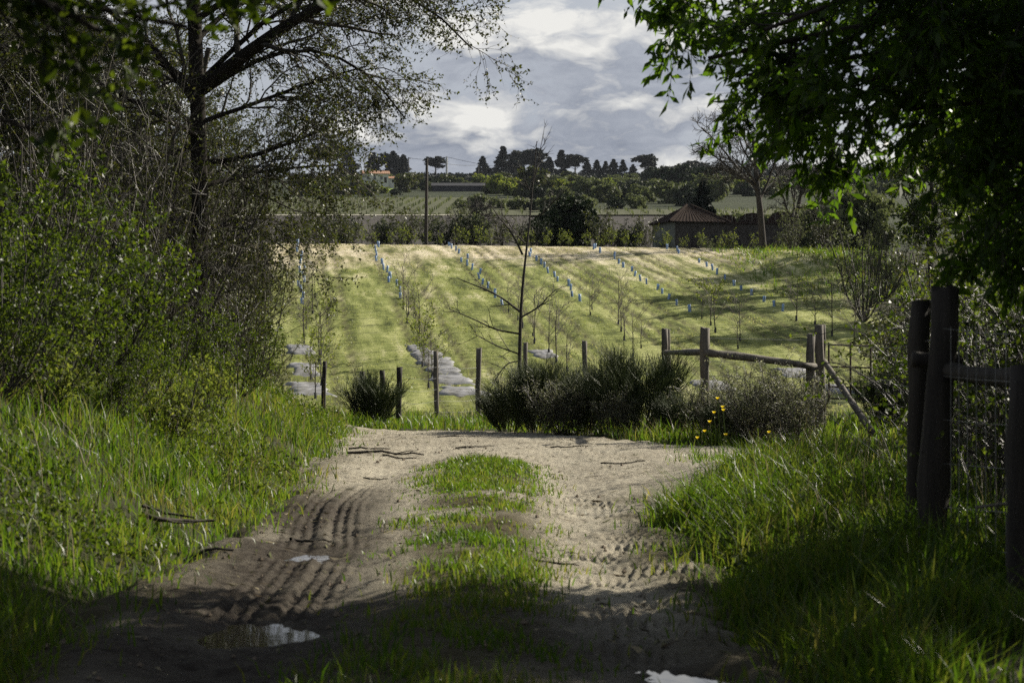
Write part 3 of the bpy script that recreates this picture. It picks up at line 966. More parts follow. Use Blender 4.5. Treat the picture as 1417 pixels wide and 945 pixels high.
# the lance-leaved tree on the right, its trunk just outside the view
def right_tree():
    rng = np.random.default_rng(231)
    b = P3(5.6, 11.6, -.1)
    tk = curve_pts([(0, 0, 0), (-.1, .05, 1.5), (-.05, .1, 3.2), (.2, .0, 5.2), (.4, 0, 7.2)], 12, rng, .03)
    def lb(pts, K=9):
        return rel(b, curve_pts([(wx(px, dd), dd, wz(py, dd)) for px, py, dd in pts], K, rng, .02))
    T = (2010, 11.6)
    limbs = [lb([(2030, -150, 11.6), (1600, -160, 11.6), (1180, -100, 11.8), (920, -25, 12)]),
             lb([(2030, 60, 11.6), (1650, 10, 11.7), (1300, 10, 12.0), (985, 75, 12.2)]),
             lb([(2025, 130, 11.6), (1650, 110, 11.9), (1350, 100, 12.3), (1090, 140, 12.6)]),
             lb([(2025, 180, 11.6), (1700, 170, 11.6), (1450, 140, 11.6), (1250, 155, 11.5)]),
             lb([(2025, 230, 11.6), (1720, 240, 11.3), (1540, 230, 11.0), (1380, 290, 10.8)]),
             lb([(2025, 0, 11.6), (1600, -60, 11.2), (1300, -30, 11.0), (1060, 60, 10.8)]),
             lb([(2020, -80, 11.6), (1650, -110, 12.2), (1400, -60, 12.8), (1190, 40, 13.2)]),
             lb([(2025, 250, 11.6), (1780, 280, 11.9), (1580, 270, 12.2), (1430, 320, 12.3)]),
             lb([(2025, 40, 11.6), (1640, 60, 12.0), (1300, 60, 12.4), (1040, 110, 12.5)]),
             lb([(2025, 90, 11.6), (1640, 80, 11.3), (1380, 90, 11.2), (1190, 120, 11.2)]),
             lb([(2030, -250, 11.6), (1700, -330, 11.4), (1350, -300, 11.4), (1080, -200, 11.6)])]
    P1 = np.stack(limbs)
    R1 = np.linspace(1, .25, 9)[None] * np.array([.05, .055, .05, .045, .04, .05, .045, .035, .045, .045, .055])[:, None]
    # the rest of the crown, out of the view: it shades the near part of the track
    up = []
    for a, z0, ln, rise in ((-.4, 2.6, 3.2, .5), (.3, 3.0, 3.4, .6), (1.1, 3.4, 1.5, .8), (1.9, 3.8, 1.4, .9), (2.7, 3.0, 3.2, .7), (3.5, 2.6, 3.6, .5), (4.3, 2.3, 4.0, .45), (4.9, 3.4, 4.0, .6), (5.5, 4.2, 3.4, .8), (4.1, 4.6, 3.4, .8), (3.2, 5.0, 3.0, 1.0), (.0, 5.0, 2.6, 1.1)):
        e = np.array([math.cos(a), math.sin(a) * .75, 0]) * ln
        up.append(curve_pts([(0, 0, z0), e * .5 + [0, 0, z0 + rise * .8], e + [0, 0, z0 + rise * 1.3]], 9, rng, .03))
    PU = np.stack(up); RU = np.linspace(1, .25, 9)[None] * np.full((len(up), 1), .055)
    PA = np.concatenate([P1, PU]); RA = np.concatenate([R1, RU])
    P2, R2 = grow(rng, PA, RA, 36, .85, .9, 6, .14, -.05, .12, .45, .004)
    P3_, R3 = grow(rng, P2, R2, 10, .34, .75, 3, .16, -.06, .15, .6, .0025)
    make_tree('tree', 'lance leaved tree leaning over the right fence with dense dark foliage', 'tree', b,
              [(tk[None], (.17 * np.linspace(1, .4, 12))[None]), (PA, RA), (P2, R2), (P3_, R3)],
              [(3, dict(n=13, size=.084, ratio=.32, var=.55, droop=.45, along=.6, fold=.08))], M_leaf_right, M_bark, twig_mat=M_twig)


right_tree()


def side_tree(x, y, H, seed, label, spread=1.0, leaf=M_leaf_shrub, lsize=.12, n=7):
    rng = np.random.default_rng(seed)
    b = P3(x, y, -.1)
    tk = curve_pts([(0, 0, 0), (.1, .1, H * .4), (-.1, .2, H * .75), (.1, 0, H)], 10, rng, .04)
    sk = skeleton_tree(rng, tk, .03 * H, [dict(n=16, L=.42 * H * spread, ang=1.0, K=7, wig=.12, grav=.03, tmin=.25, rfac=.5),
                                         dict(n=10, L=.2 * H * spread, ang=.8, K=5, wig=.15, grav=0, tmin=.2, rmin=.005),
                                         dict(n=7, L=.09 * H, ang=.8, K=4, wig=.15, grav=-.03, tmin=.2, rmin=.004)])
    return make_tree('tree', label, 'tree', b, sk, [(3, dict(n=n, size=lsize, ratio=.5, droop=.2))], leaf, M_bark, twig_mat=M_twig, limbs_separate=False)


# trees right of the camera that throw the shade on the foreground
side_tree(7.8, 8.1, 7.5, 241, 'leafy tree standing right of the near fence outside the view', 1.1, n=16)
side_tree(4.6, 5.4, 5.0, 242, 'small leafy tree right beside the camera outside the view', 1.0, n=16)
# unseen trees added beside and behind the camera to darken the foreground
ST = side_tree(3.8, -1.5, 6.5, 247, 'added shade tree right behind the camera outside the view', 1.15, n=14)
for x, y, sc, rz, lab in ((-3.9, -2.0, 1.05, 2.1, 'added shade tree left behind the camera outside the view'), (5.8, -7.5, 1.15, 4.0, 'added shade tree further back on the right outside the view'),
                          (-4.6, -8.5, 1.1, .7, 'added shade tree further back on the left outside the view'), (9.8, 3.2, 1.2, 5.0, 'added shade tree off to the right of the camera outside the view'),
                          (5.4, 1.6, 1.3, 3.2, 'added shade tree just right of the camera outside the view'), (-5.2, .8, 1.3, 1.6, 'added shade tree just left of the camera outside the view')):
    dup(ST, P3(x, y, -.1), rz, sc, lab)
# hedge trees along the right side of the orchard
HT = side_tree(18.5, 66, 6.5, 243, 'hedge tree right of the orchard nearest the field gate', 1.0, lsize=.2)
for x, y, sc, rz, lab in ((23.5, 102, 1.3, 1.0, 'hedge tree behind the lance leaves near the top of the orchard'), (26.5, 112, 1.35, 2.4, 'tallest hedge tree by the top right corner of the orchard'),
                          (20.5, 84, 1.05, 4.0, 'hedge tree halfway up the right side of the orchard'), (19.5, 93, .95, 5.2, 'hedge tree between the halfway tree and the tallest one')):
    dup(HT, P3(x, y, -.1), rz, sc, lab)


# ----------------------------------------------------------------- shrubs
def shrub_data(seed, H, Wd, n_stem, mat, lsize, nleaf, ratio=.5, stem_mat=M_twig, r0=.012, lvl2=6, up=.5, droop=.1):
    """stems from one foot, twigs, leaves: returns two meshes"""
    rng = np.random.default_rng(seed)
    K = 6
    a = rng.random(n_stem) * 2 * np.pi
    out = np.stack([np.cos(a), np.sin(a)], 1) * (Wd * .5 * np.sqrt(rng.random(n_stem)))[:, None]
    hh = H * (.55 + .45 * rng.random(n_stem))
    t = np.linspace(0, 1, K)
    P = np.zeros((n_stem, K, 3))
    P[:, :, :2] = out[:, None] * (t ** .8)[None, :, None] + rng.normal(size=(n_stem, K, 2)) * .02 * H * t[None, :, None]
    P[:, :, 2] = hh[:, None] * t[None] ** (1 + .4 * (1 - up))
    R = r0 * np.linspace(1, .35, K)[None] * np.ones((n_stem, 1))
    P2, R2 = grow(rng, P, R, lvl2, H * .30, .75, 5, .16, .0, .2, .6, .003)
    P3_, R3 = grow(rng, P2, R2, 4, H * .14, .75, 4, .18, -.02, .2, .7, .0025)
    V, F = joinm([tubes(P, R, 4), tubes(P2, R2, 3), tubes(P3_, R3, 3)])
    st = mesh('stems', V, F, stem_mat)
    V, F = joinm([leaves(rng, P3_, nleaf, lsize, ratio, droop, .4), leaves(rng, P2, nleaf, lsize, ratio, droop, .4)])
    lf = mesh('foliage', V, F, mat)
    return st, lf


def shrub(data, name, label, cat, loc, rotz=0, scale=1.0, group=None):
    t = thing(name, label, cat, loc, rotz, group, scale)
    link('stems', data[0], t, kind='stuff')
    link('foliage', data[1], t, kind='stuff')
    return t


SH_A = shrub_data(301, 1.7, 2.1, 22, M_leaf_shrub, .046, 9)
SH_B = shrub_data(302, 1.5, 1.9, 20, M_leaf_shrub, .042, 9)
SH_C = shrub_data(303, 2.0, 2.0, 22, M_leaf_left, .05, 6)
SH_D = shrub_data(304, 1.0, 1.3, 12, M_leaf_young, .05, 4)
for i, (dat, px, d, sc, lab) in enumerate([
        (SH_A, 20, 16.5, 1.0, 'glossy green shrub at the left edge above the bank grass'),
        (SH_B, 130, 19.0, 1.1, 'bright green shrub left of the dark trunk at the top of the bank'),
        (SH_A, 70, 22.0, 1.25, 'tall green shrub behind the shrubs at the left edge'),
        (SH_C, 140, 24.0, 1.15, 'tangled olive shrub against the foot of the dark trunk'),
        (SH_C, 30, 27.0, 1.4, 'tall tangled shrub in the shade of the left thicket'),
        (SH_C, 215, 31.5, 1.25, 'tangled shrub just behind the dark trunk'),
        (SH_B, 300, 30.5, 1.0, 'leafy shrub right of the dark trunk beside the field'),
        (SH_C, 350, 34.5, .8, 'sparse shrub at the right end of the left thicket'),
        (SH_A, 120, 35.0, 1.5, 'largest shrub at the back of the left thicket'),
        (SH_D, 240, 18.0, .75, 'low yellow green shrub on the bank below the thicket'),
        (SH_C, 280, 40.0, 1.3, 'twiggy shrub at the field edge behind the left trees'),
        (SH_A, -60, 20.0, 1.5, 'big shrub filling the far left of the bank'),
        (SH_C, 100, 25.5, 1.5, 'broad tangled shrub between the left edge and the dark trunk'),
        (SH_B, 205, 29.0, 1.1, 'leafy shrub touching the dark trunk on its left'),
        (SH_C, 300, 29.0, .9, 'low tangled shrub touching the dark trunk on its right'),
        (SH_A, 20, 32.0, 1.9, 'tallest leafy shrub behind the left edge'),
        (SH_C, 160, 29.5, 1.5, 'dark tangled shrub in the gap left of the trunk'),
        (SH_C, 260, 36.0, 1.5, 'tangled shrub in the gap behind the trunk'),
        (SH_B, 60, 18.0, .8, 'low bright shrub in front of the tall shrubs at the left edge'),
        (SH_D, 60, 15.8, .8, 'lowest yellow green shrub on the bank at the left edge'), (SH_B, 150, 17.0, .55, 'low leafy shrub rooted in the bank grass below the tall shrubs'),
        (SH_A, 205, 19.5, .6, 'low leafy shrub spilling onto the bank left of the trunk'), (SH_D, 290, 21.5, .75, 'small yellow green shrub on the bank below the dark trunk'),
        (SH_B, 330, 25.0, .6, 'small leafy shrub on the bank right of the trunk'), (SH_A, -10, 15.0, .7, 'low glossy shrub cut by the left edge'), (SH_B, 255, 23.5, .7, 'leafy shrub hiding the foot of the dark trunk'),
        (SH_A, 100, 17.6, .75, 'leafy shrub filling the gap under the tall left shrubs'),
        (SH_C, 310, 37.0, 1.1, 'twiggy shrub where the thicket meets the field')]):
    shrub(dat, 'shrub', lab, 'shrub', P3(wx(px, d), d, -.05), i * 1.3, sc, 'shrubs of the left thicket')


# tall bare tangle: many thin twigs with few leaves, in front of and round the trunk
TW = shrub_data(305, 4.2, 3.4, 13, M_leaf_left, .042, 2, .6, M_twig, .022, 9, .4)
TW2 = shrub_data(306, 3.4, 3.2, 15, M_leaf_left, .04, 2, .6, M_bramble, .014, 9, .5)
for i, (dat, px, d, sc, lab) in enumerate([
        (TW, 235, 26.5, 1.0, 'tall bare tangle of twigs just left in front of the dark trunk'), (TW2, 315, 27.0, .85, 'bare tangle of twigs just right of the dark trunk'),
        (TW, 120, 25.0, 1.05, 'tall bare tangle between the leafy shrubs and the dark trunk'), (TW2, 165, 22.0, .85, 'pale twiggy tangle at the top of the bank'),
        (TW, 345, 32.0, .75, 'bare tangle hanging towards the first orchard row'), (TW, 290, 33.0, 1.15, 'tall bare tangle behind the right side of the dark trunk'),
        (TW2, 20, 21.0, 1.1, 'pale twiggy tangle at the far left over the bank')]):
    shrub(dat, 'thicket', lab, 'shrub', P3(wx(px, d), d, -.05), i * 1.9 + .3, sc, 'bare tangles of the left thicket')


# broom: sheaves of thin green stems
def broom_data(seed, H, Wd, n, mat=M_broom, w=.012):
    rng = np.random.default_rng(seed)
    K = 4
    nm = 18
    a = rng.random(nm) * 2 * np.pi
    foot = np.stack([np.cos(a), np.sin(a)], 1) * (Wd * .30 * np.sqrt(rng.random(nm)))[:, None]
    tip = foot * (1.2 + .45 * rng.random(nm))[:, None]
    hh = H * (.65 + .35 * rng.random(nm)) * (1 - .35 * (np.linalg.norm(tip, axis=1) / (Wd * .5)) ** 2)
    t = np.linspace(0, 1, 5)
    P = np.zeros((nm, 5, 3))
    P[:, :, :2] = foot[:, None] * .4 + (tip - foot * .4)[:, None] * t[None, :, None]
    P[:, :, 2] = hh[:, None] * t[None] * .72
    R = np.full((nm, 5), .008)
    P2, R2 = grow(rng, P, R, n // nm, H * .42, .42, 5, .10, .10, .08, .7, .004, .3)
    P3_, R3 = grow(rng, P2, R2, 5, H * .2, .38, 4, .08, .10, .25, .8, w * .3, .5)
    V, F = joinm([tubes(P, R, 4)])
    st = mesh('stems', V, F, M_twig)
    V, F = joinm([tubes(P2, R2, 3), tubes(P3_, R3, 3)])
    return st, mesh('foliage', V, F, mat)


BR_A = broom_data(311, 1.4, 1.5, 680)
BR_B = broom_data(312, 1.65, 1.7, 800)
BR_C = broom_data(314, 1.1, 1.35, 520)
SV_A = shrub_data(313, 1.15, 1.5, 34, M_silver, .024, 4, .5, M_bramble, .007, 9, .8)
for i, (dat, px, d, sc, lab) in enumerate([
        (BR_C, 515, 34.0, 1.0, 'small dark broom bush left of the tall fence posts at the end of the track'),
        (BR_B, 742, 30.0, .80, 'dark broom bush at the foot of the bare young tree'),
        (BR_A, 812, 29.6, .85, 'grey green broom bush in the middle of the hedge beyond the track'),
        (BR_B, 884, 28.8, .92, 'tall dark broom bush left of the rail fence post'),
        (BR_A, 948, 28.2, .58, 'low broom bush under the sagging rail'),
        (BR_B, 1225, 31.0, .75, 'dark broom bush beside the slanting brace'),
        (BR_C, 1078, 26.6, .8, 'dark broom bush just left of the gate posts'),
        (BR_A, 704, 30.6, .62, 'dark broom bush at the left end of the hedge beyond the track'),
        (BR_C, 1016, 26.2, .68, 'dark broom bush right of the rail fence post')]):
    t = shrub(dat, 'broom_bush', lab, 'bush', P3(wx(px, d), d, -.05), i * 2.1, sc, 'broom bushes along the lane')
for i, (px, d, sc, lab) in enumerate([
        (775, 29.0, .75, 'silvery twiggy bush in front of the bare young tree'),
        (846, 28.4, .62, 'silvery bush between the two tallest broom bushes'),
        (1046, 25.6, 1.0, 'silvery bush with pale tips under the rail between post and gate'),
        (1102, 25.2, .9, 'silvery bush in front of the gate posts'),
        (990, 26.6, .78, 'pale flowering bush at the foot of the rail fence post')]):
    shrub(SV_A, 'silvery_bush', lab, 'bush', P3(wx(px, d), d, -.05), i * 1.7 + .4, sc, 'silvery bushes along the lane')


# brambles behind the right fence: arching canes with few leaves
def bramble_data(seed, n, H, spread):
    rng = np.random.default_rng(seed)
    K = 9
    a = rng.random(n) * 2 * np.pi
    t = np.linspace(0, 1, K)
    P = np.zeros((n, K, 3))
    f = rng.normal(size=(n, 2)) * spread * .35
    L = spread * (.4 + .9 * rng.random(n))
    P[:, :, 0] = f[:, :1] + np.cos(a)[:, None] * L[:, None] * t[None]
    P[:, :, 1] = f[:, 1:] + np.sin(a)[:, None] * L[:, None] * t[None]
    hh = H * (.5 + .7 * rng.random(n))
    P[:, :, 2] = hh[:, None] * (2.2 * t - 1.35 * t ** 2)[None]
    P += np.cumsum(rng.normal(size=P.shape) * .018, 1)
    R = .0055 * np.linspace(1, .5, K)[None] * np.ones((n, 1))
    P2, R2 = grow(rng, P, R, 4, .45, .8, 5, .2, -.05, .2, .7, .0028)
    V, F = joinm([tubes(P, R, 4), tubes(P2, R2, 3)])
    V2, F2 = leaves(rng, P2, 5, .042, .6, .3, .3)
    return mesh('stems', V, F, M_bramble), mesh('foliage', V2, F2, M_leaf_shrub)


BB = bramble_data(321, 150, 1.35, .85)
BB2 = bramble_data(322, 130, 1.5, .75)
for i, (dat, x, y, sc, lab) in enumerate([
        (BB, 3.4, 11.6, 1.0, 'bramble tangle right behind the pair of near fence posts'),
        (BB2, 3.5, 13.9, .95, 'bramble tangle left of the near fence posts further along'),
        (BB, 4.4, 15.2, 1.1, 'tall bramble tangle at the right edge under the lance leaves'),
        (BB2, 4.1, 17.0, 1.0, 'bramble tangle between near posts and field gate'),
        (BB, 4.9, 20.0, 1.15, 'bramble tangle right of the slanting brace'),
        (BB2, 6.0, 24.0, 1.2, 'bramble tangle in front of the metal gate on the right'),
        (BB, 4.6, 9.4, 1.0, 'bramble tangle at the lower right edge beside the near rail')]):
    shrub(dat, 'bramble', lab, 'bramble', P3(x, y, -.05), i * 1.9, sc, 'brambles along the right fence')

SH_E = shrub_data(331, 3.0, 2.6, 18, M_leaf_left, .075, 4, r0=.03)
SH_F = shrub_data(332, 3.2, 2.4, 14, M_leaf_olive, .10, 4, r0=.035)
SH_G = shrub_data(333, 2.2, 2.0, 22, M_leaf_shrub, .05, 6, r0=.016)
for i, (x, y, sc, lab) in enumerate([
        (4.9, 12.6, 1.0, 'dark leafy shrub behind the near rail at the right edge'), (5.0, 15.0, 1.05, 'dark leafy shrub behind the pair of near posts'), (5.0, 17.6, 1.0, 'dark leafy shrub in the middle of the right thicket'),
        (5.3, 20.3, 1.05, 'dark leafy shrub right of the brace in the thicket'), (6.0, 23.2, 1.1, 'dark leafy shrub in front of the metal gate hinge'), (4.7, 10.4, .85, 'dark leafy shrub at the lower right edge'), (7.2, 26.5, 1.2, 'dark leafy shrub behind the gate at the hedge')]):
    shrub(SH_G, 'shrub', lab, 'shrub', P3(x, y, -.05), i * 1.4, sc, 'dark shrubs of the right thicket')
for i, (dat, px, d, sc, lab) in enumerate([
        (SH_E, 1300, 34, .95, 'twiggy hedge shrub behind the metal gate'),
        (SH_E, 1370, 27, .9, 'twiggy hedge shrub behind the near posts'),
        (SH_E, 1282, 48, 1.0, 'hedge shrub at the right edge of the lower orchard'),
        (SH_E, 1268, 62, 1.15, 'hedge shrub shading the right edge of the orchard'),
        (SH_F, 1195, 82, 1.25, 'multi stemmed hedge shrub below the lance leaves on the right edge of the field'),
        (SH_E, 1225, 92, 1.1, 'dark hedge shrub at the field edge behind the multi stemmed one'),
        (SH_E, 1320, 45, 1.3, 'large hedge shrub seen between the lance leaves and near rail'),
        (SH_E, 1400, 33, 1.2, 'hedge shrub at the right edge over the near rail')]):
    x, y = wx(px, d), d
    shrub(dat, 'hedge_shrub', lab, 'shrub', P3(x, y, -.05), i * 1.1, sc, 'hedge shrubs right of the orchard')


# ----------------------------------------------------------------- bare young tree and the far bare tree
def bare_young_tree():
    rng = np.random.default_rng(401)
    d = 50.0
    x = wx(718, d)
    b = P3(x, d, -.1)
    def lb(pts, K=9, w=.012):
        return rel(b, curve_pts([(wx(px, dd), dd, wz(py, dd)) for px, py, dd in pts], K, rng, w))
    tk = rel(b, curve_pts([b, (wx(720, d), d, wz(440, d)), (wx(724, d), d, wz(380, d)), (wx(731, d), d, wz(330, d)), (wx(736, d), d, wz(265, d)), (wx(743, d), d, wz(195, d))], 14, rng, .008))
    limbs = np.stack([lb([(723, 352, d), (708, 320, d - .3), (690, 300, d - .5), (679, 284, d - .6)]),
                      lb([(727, 338, d), (712, 320, d + .2), (704, 306, d + .4), (697, 296, d + .5)]),
                      lb([(721, 432, d), (690, 408, d + .3), (655, 395, d + .5), (632, 385, d + .6)]),
                      lb([(719, 462, d), (690, 458, d - .3), (655, 440, d - .6), (628, 430, d - .8)]),
                      lb([(720, 440, d), (745, 425, d + .2), (755, 412, d + .3), (768, 400, d + .4)]),
                      lb([(735, 300, d), (748, 300, d - .2), (762, 283, d - .4), (785, 262, d - .6)]),
                      lb([(736, 262, d), (742, 240, d + .1), (748, 215, d + .2), (751, 194, d + .2)]),
                      lb([(735, 270, d), (728, 248, d), (724, 236, d), (722, 225, d)]),
                      lb([(718, 490, d), (690, 480, d - .3), (670, 470, d - .5), (655, 462, d - .6)]),
                      lb([(718, 500, d), (702, 500, d - .3), (690, 520, d - .5), (676, 545, d - .6)])])
    R1 = np.linspace(1, .35, 9)[None] * 1.05 * np.array([.028, .022, .03, .028, .026, .024, .018, .014, .022, .02])[:, None]
    P2, R2 = grow(rng, limbs, R1, 7, .6, .65, 6, .14, .03, .15, .55, .009)
    P3_, R3 = grow(rng, P2, R2, 3, .3, .6, 4, .14, .02, .3, .7, .007)
    make_tree('bare_tree', 'bare young tree with forked limbs in the middle of the fence line', 'tree', b,
              [(tk[None], (.060 * np.linspace(1, .2, 14) ** 1.2)[None]), (limbs, R1), (P2, R2), (P3_, R3)], None, None, M_bark, twig_mat=M_twig)


bare_young_tree()


def far_bare_tree(px, d, H, seed, label, lean=0.0, n=7):
    rng = np.random.default_rng(seed)
    b = P3(wx(px, d), d, -.2)
    tk = curve_pts([(0, 0, 0), (lean * .3, 0, H * .25), (lean * .5, 0, H * .5), (lean * 1.0, .2, H * .8), (lean * 1.3, .2, H)], 10, rng, .06)
    sk = skeleton_tree(rng, tk, .24 * H / 7, [dict(n=n + 2, L=.68 * H, ang=.85, K=8, wig=.13, grav=.02, tmin=.22, rfac=.55),
                                             dict(n=9, L=.28 * H, ang=.7, K=6, wig=.16, grav=0, tmin=.2, rmin=.026),
                                             dict(n=7, L=.13 * H, ang=.7, K=5, wig=.17, grav=-.03, tmin=.2, rmin=.018),
                                             dict(n=4, L=.08 * H, ang=.7, K=3, wig=.17, grav=-.04, tmin=.2, rmin=.015)])
    return make_tree('bare_tree', label, 'tree', b, sk, None, None, M_bark, twig_mat=M_twig)


far_bare_tree(1057, 122, 7.0, 411, 'broad bare tree at the top right of the orchard beside the barn', -.5)
far_bare_tree(1096, 127, 5.4, 412, 'slimmer bare tree right of the broad bare tree', .8, 5)
far_bare_tree(652, 150, 3.6, 413, 'low spreading bare tree in the hedge right of the dark wooden pole', .1, 8)

# ----------------------------------------------------------------- fences
grass('row_weeds', 26000, -9, 9, 58, 76, lambda x, y: np.clip(sum(np.exp(-((x - row_x(k, y)) / 1.3) ** 2) for k in range(4)), 0, 1) * ss(.35, .65, vnoise(x * 1.7, y * 1.1, 48)), .08, .30, .022, M_grass_dry, 115)


def post(x, y, top, r, mat=M_wood, parent=None, base=None, lean=0.0, name='post', seed=0, bottom=-.15):
    rng = np.random.default_rng(int(abs(x * 131 + y * 17 + seed * 7)) + 3)
    z0 = float(hz(x, y)) + bottom
    K, S = 7, 10
    t = np.linspace(0, 1, K)
    P = np.stack([x + lean * t + .006 * rng.normal(size=K), np.full(K, y) + .006 * rng.normal(size=K), z0 + (top - z0) * t], 1)
    V, F = tubes(P, (r * (1 + .06 * rng.normal(size=K))), S)
    V[:, :2] += rng.normal(size=(len(V), 2)) * r * .05
    tips = np.arange((K - 1) * S, K * S)
    V[tips, 2] += rng.normal(size=S) * r * .15
    capc = V[tips].mean(0) + [0, 0, r * .08]
    V = np.vstack([V, capc])
    Fc = np.stack([tips, np.roll(tips, -1), np.full(S, len(V) - 1)], 1)
    o0 = np.asarray(base if base is not None else (0, 0, 0))
    return link(name, mesh(name, V - o0, [F, Fc], mat, smooth=False), parent)


def pole_between(a, b, r, mat, parent, base, name='rail', sag=0.0, sides=8, K=9, rough=.08):
    rng = np.random.default_rng(int(abs(a[0] * 100 + b[1] * 10)))
    t = np.linspace(0, 1, K)[:, None]
    P = np.asarray(a) * (1 - t) + np.asarray(b) * t
    P[:, 2] -= sag * (4 * t * (1 - t))[:, 0]
    R = r * (1 + rough * rng.normal(size=K))
    V, F = tubes(P, R, sides)
    caps = [np.arange(sides)[None, ::-1], (np.arange(sides) + (K - 1) * sides)[None]]
    return link(name, mesh(name, V - np.asarray(base), [F] + caps, mat, smooth=True), parent)


def wires(lines, r, parent, base, name='wire_mesh'):
    V, F = joinm([tubes(np.asarray(l, float), np.full(len(l), r), 3) for l in lines])
    return link(name, mesh(name, V - np.asarray(base), F, M_wire), parent, kind='stuff')


# near fence at the right
d = 10.8
b0 = P3(wx(1290, d), d)
t = thing('rail_fence', 'shade darkened weathered post and rail fence close by on the right', 'fence', b0)
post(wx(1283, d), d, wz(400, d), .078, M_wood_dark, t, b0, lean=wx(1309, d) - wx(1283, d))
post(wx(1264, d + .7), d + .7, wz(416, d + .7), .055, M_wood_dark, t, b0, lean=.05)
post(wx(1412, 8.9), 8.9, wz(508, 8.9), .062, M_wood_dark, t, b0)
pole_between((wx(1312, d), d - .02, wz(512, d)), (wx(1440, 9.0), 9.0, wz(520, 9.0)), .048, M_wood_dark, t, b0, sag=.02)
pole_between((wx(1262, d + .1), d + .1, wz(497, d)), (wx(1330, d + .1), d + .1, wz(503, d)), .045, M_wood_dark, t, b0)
ln = []
for py in (455, 520, 580, 640, 700, 755):
    ln.append([(wx(1300, d), d - .1, wz(py, d)), (wx(1360, 9.8), 9.8, wz(py + 6, 9.8)), (wx(1400, 8.9), 8.82, wz(py + 8, 8.9))])
for s_ in np.linspace(0, 1, 9)[1:-1]:
    xx = wx(1300, d) * (1 - s_) + wx(1400, 8.9) * s_; yy = d * (1 - s_) + 8.9 * s_
    ln.append([(xx, yy - .09, wz(452, yy)), (xx, yy - .09, wz(780, yy))])
for py in (470, 540, 620, 700):
    ln.append([(wx(1290, d), d, wz(py, d)), (wx(1240, 15), 15, wz(HOR + (py - HOR) * .72, 15) - .05), (wx(1137, 28), 28, wz(HOR + (py - HOR) * .4, 28))])
wires(ln, .0022, t, b0)

# rail fence and gate posts at the orchard corner
d = 27.5
b0 = P3(wx(975, 27), 27)
t = thing('rail_fence', 'wooden rail fence at the orchard corner with a sagging round rail', 'fence', b0)
post(wx(975, 27), 27, wz(454, 27), .062, M_wood, t, b0)
post(wx(920, 33), 33, wz(455, 33), .055, M_wood, t, b0, seed=2)
post(wx(925.5, 33.2), 33.2, wz(456, 33.2), .03, M_wood, t, b0, seed=3)
post(wx(1121, 27.6), 27.6, wz(462, 27.6), .06, M_wood, t, b0, seed=4)
post(wx(1134, 28), 28, wz(450, 28), .062, M_wood, t, b0, seed=5)
post(wx(1139.5, 28.15), 28.15, wz(449, 28.15), .03, M_wood, t, b0, seed=6)
pole_between((wx(973, 27), 26.95, wz(488, 27)), (wx(1128, 27.6), 27.55, wz(508, 27.6)), .05, M_wood, t, b0, sag=-.015)
pole_between((wx(920, 33), 32.95, wz(488, 33)), (wx(978, 27), 27.05, wz(487, 27)), .045, M_wood, t, b0)
pole_between((wx(1139, 28), 27.9, wz(500, 28)), (wx(1208, 26), 26.0, wz(600, 26)), .045, M_wood, t, b0, name='brace')
ln = []
for py in (468, 500, 520, 540, 560, 580):
    ln.append([(wx(975, 27), 27.0, wz(py, 27)), (wx(1121, 27.6), 27.6, wz(py + 3, 27.6))])
wires(ln, .003, t, b0)

# old metal field gate right of the gate posts
d = 31.0
b0 = P3(wx(1175, d), d)
t = thing('field_gate', 'thin rusty metal field gate right of the gate posts', 'gate', b0)
for i, py in enumerate((477, 507, 535, 551)):
    pole_between((wx(1146, d), d, wz(py, d)), (wx(1206, d), d, wz(py + 2, d)), .014, M_rust, t, b0, name='bar', rough=0)
for px in (1147, 1177, 1205):
    pole_between((wx(px, d), d + .01, wz(474, d)), (wx(px, d), d + .01, wz(556, d)), .016, M_rust, t, b0, name='upright', rough=0)

# post and wire fence along the foot of the orchard
b0 = P3(wx(605, 46), 46)
t = thing('wire_fence', 'post and wire fence along the foot of the orchard', 'fence', b0)
FP = [(392, 47, 529, .035), (447, 41, 500, .045), (502, 46, 514, .06), (530, 47, 513, .06), (551, 36.5, 508, .052), (604, 45, 486, .055), (661, 47, 482, .068),
      (728, 46, 474, .055), (810, 43, 472, .055)]
for px, dd, py, r_ in FP:
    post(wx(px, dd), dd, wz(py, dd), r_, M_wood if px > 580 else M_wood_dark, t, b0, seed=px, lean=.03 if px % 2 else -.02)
ln = []
seq = [(447, 41), (551, 36.5)], [(551, 36.5), (604, 45)], [(604, 45), (661, 47)], [(661, 47), (728, 46)], [(728, 46), (810, 43)], [(810, 43), (920, 33)], [(392, 47), (447, 41)]
for (pa, da), (pb, db) in seq:
    xa, xb = wx(pa, da), wx(pb, db)
    for hh in (.2, .45, .7, .95, 1.2):
        s_ = np.linspace(0, 1, 5)
        xs_ = xa + (xb - xa) * s_; ys_ = da + (db - da) * s_
        ln.append(np.stack([xs_, ys_ - .06, hz(xs_, ys_) + hh - .03 * 4 * s_ * (1 - s_)], 1))
wires(ln, .0028, t, b0)

# ----------------------------------------------------------------- orchard rows: guards, saplings, mulch
_ones = ['', 'first', 'second', 'third', 'fourth', 'fifth', 'sixth', 'seventh', 'eighth', 'ninth', 'tenth', 'eleventh', 'twelfth', 'thirteenth', 'fourteenth', 'fifteenth', 'sixteenth', 'seventeenth', 'eighteenth', 'nineteenth']
ORD = _ones[1:] + [w for t_ in ('twent', 'thirt', 'fort', 'fift') for w in [t_ + 'ieth'] + [t_ + 'y-' + q for q in _ones[1:10]]]


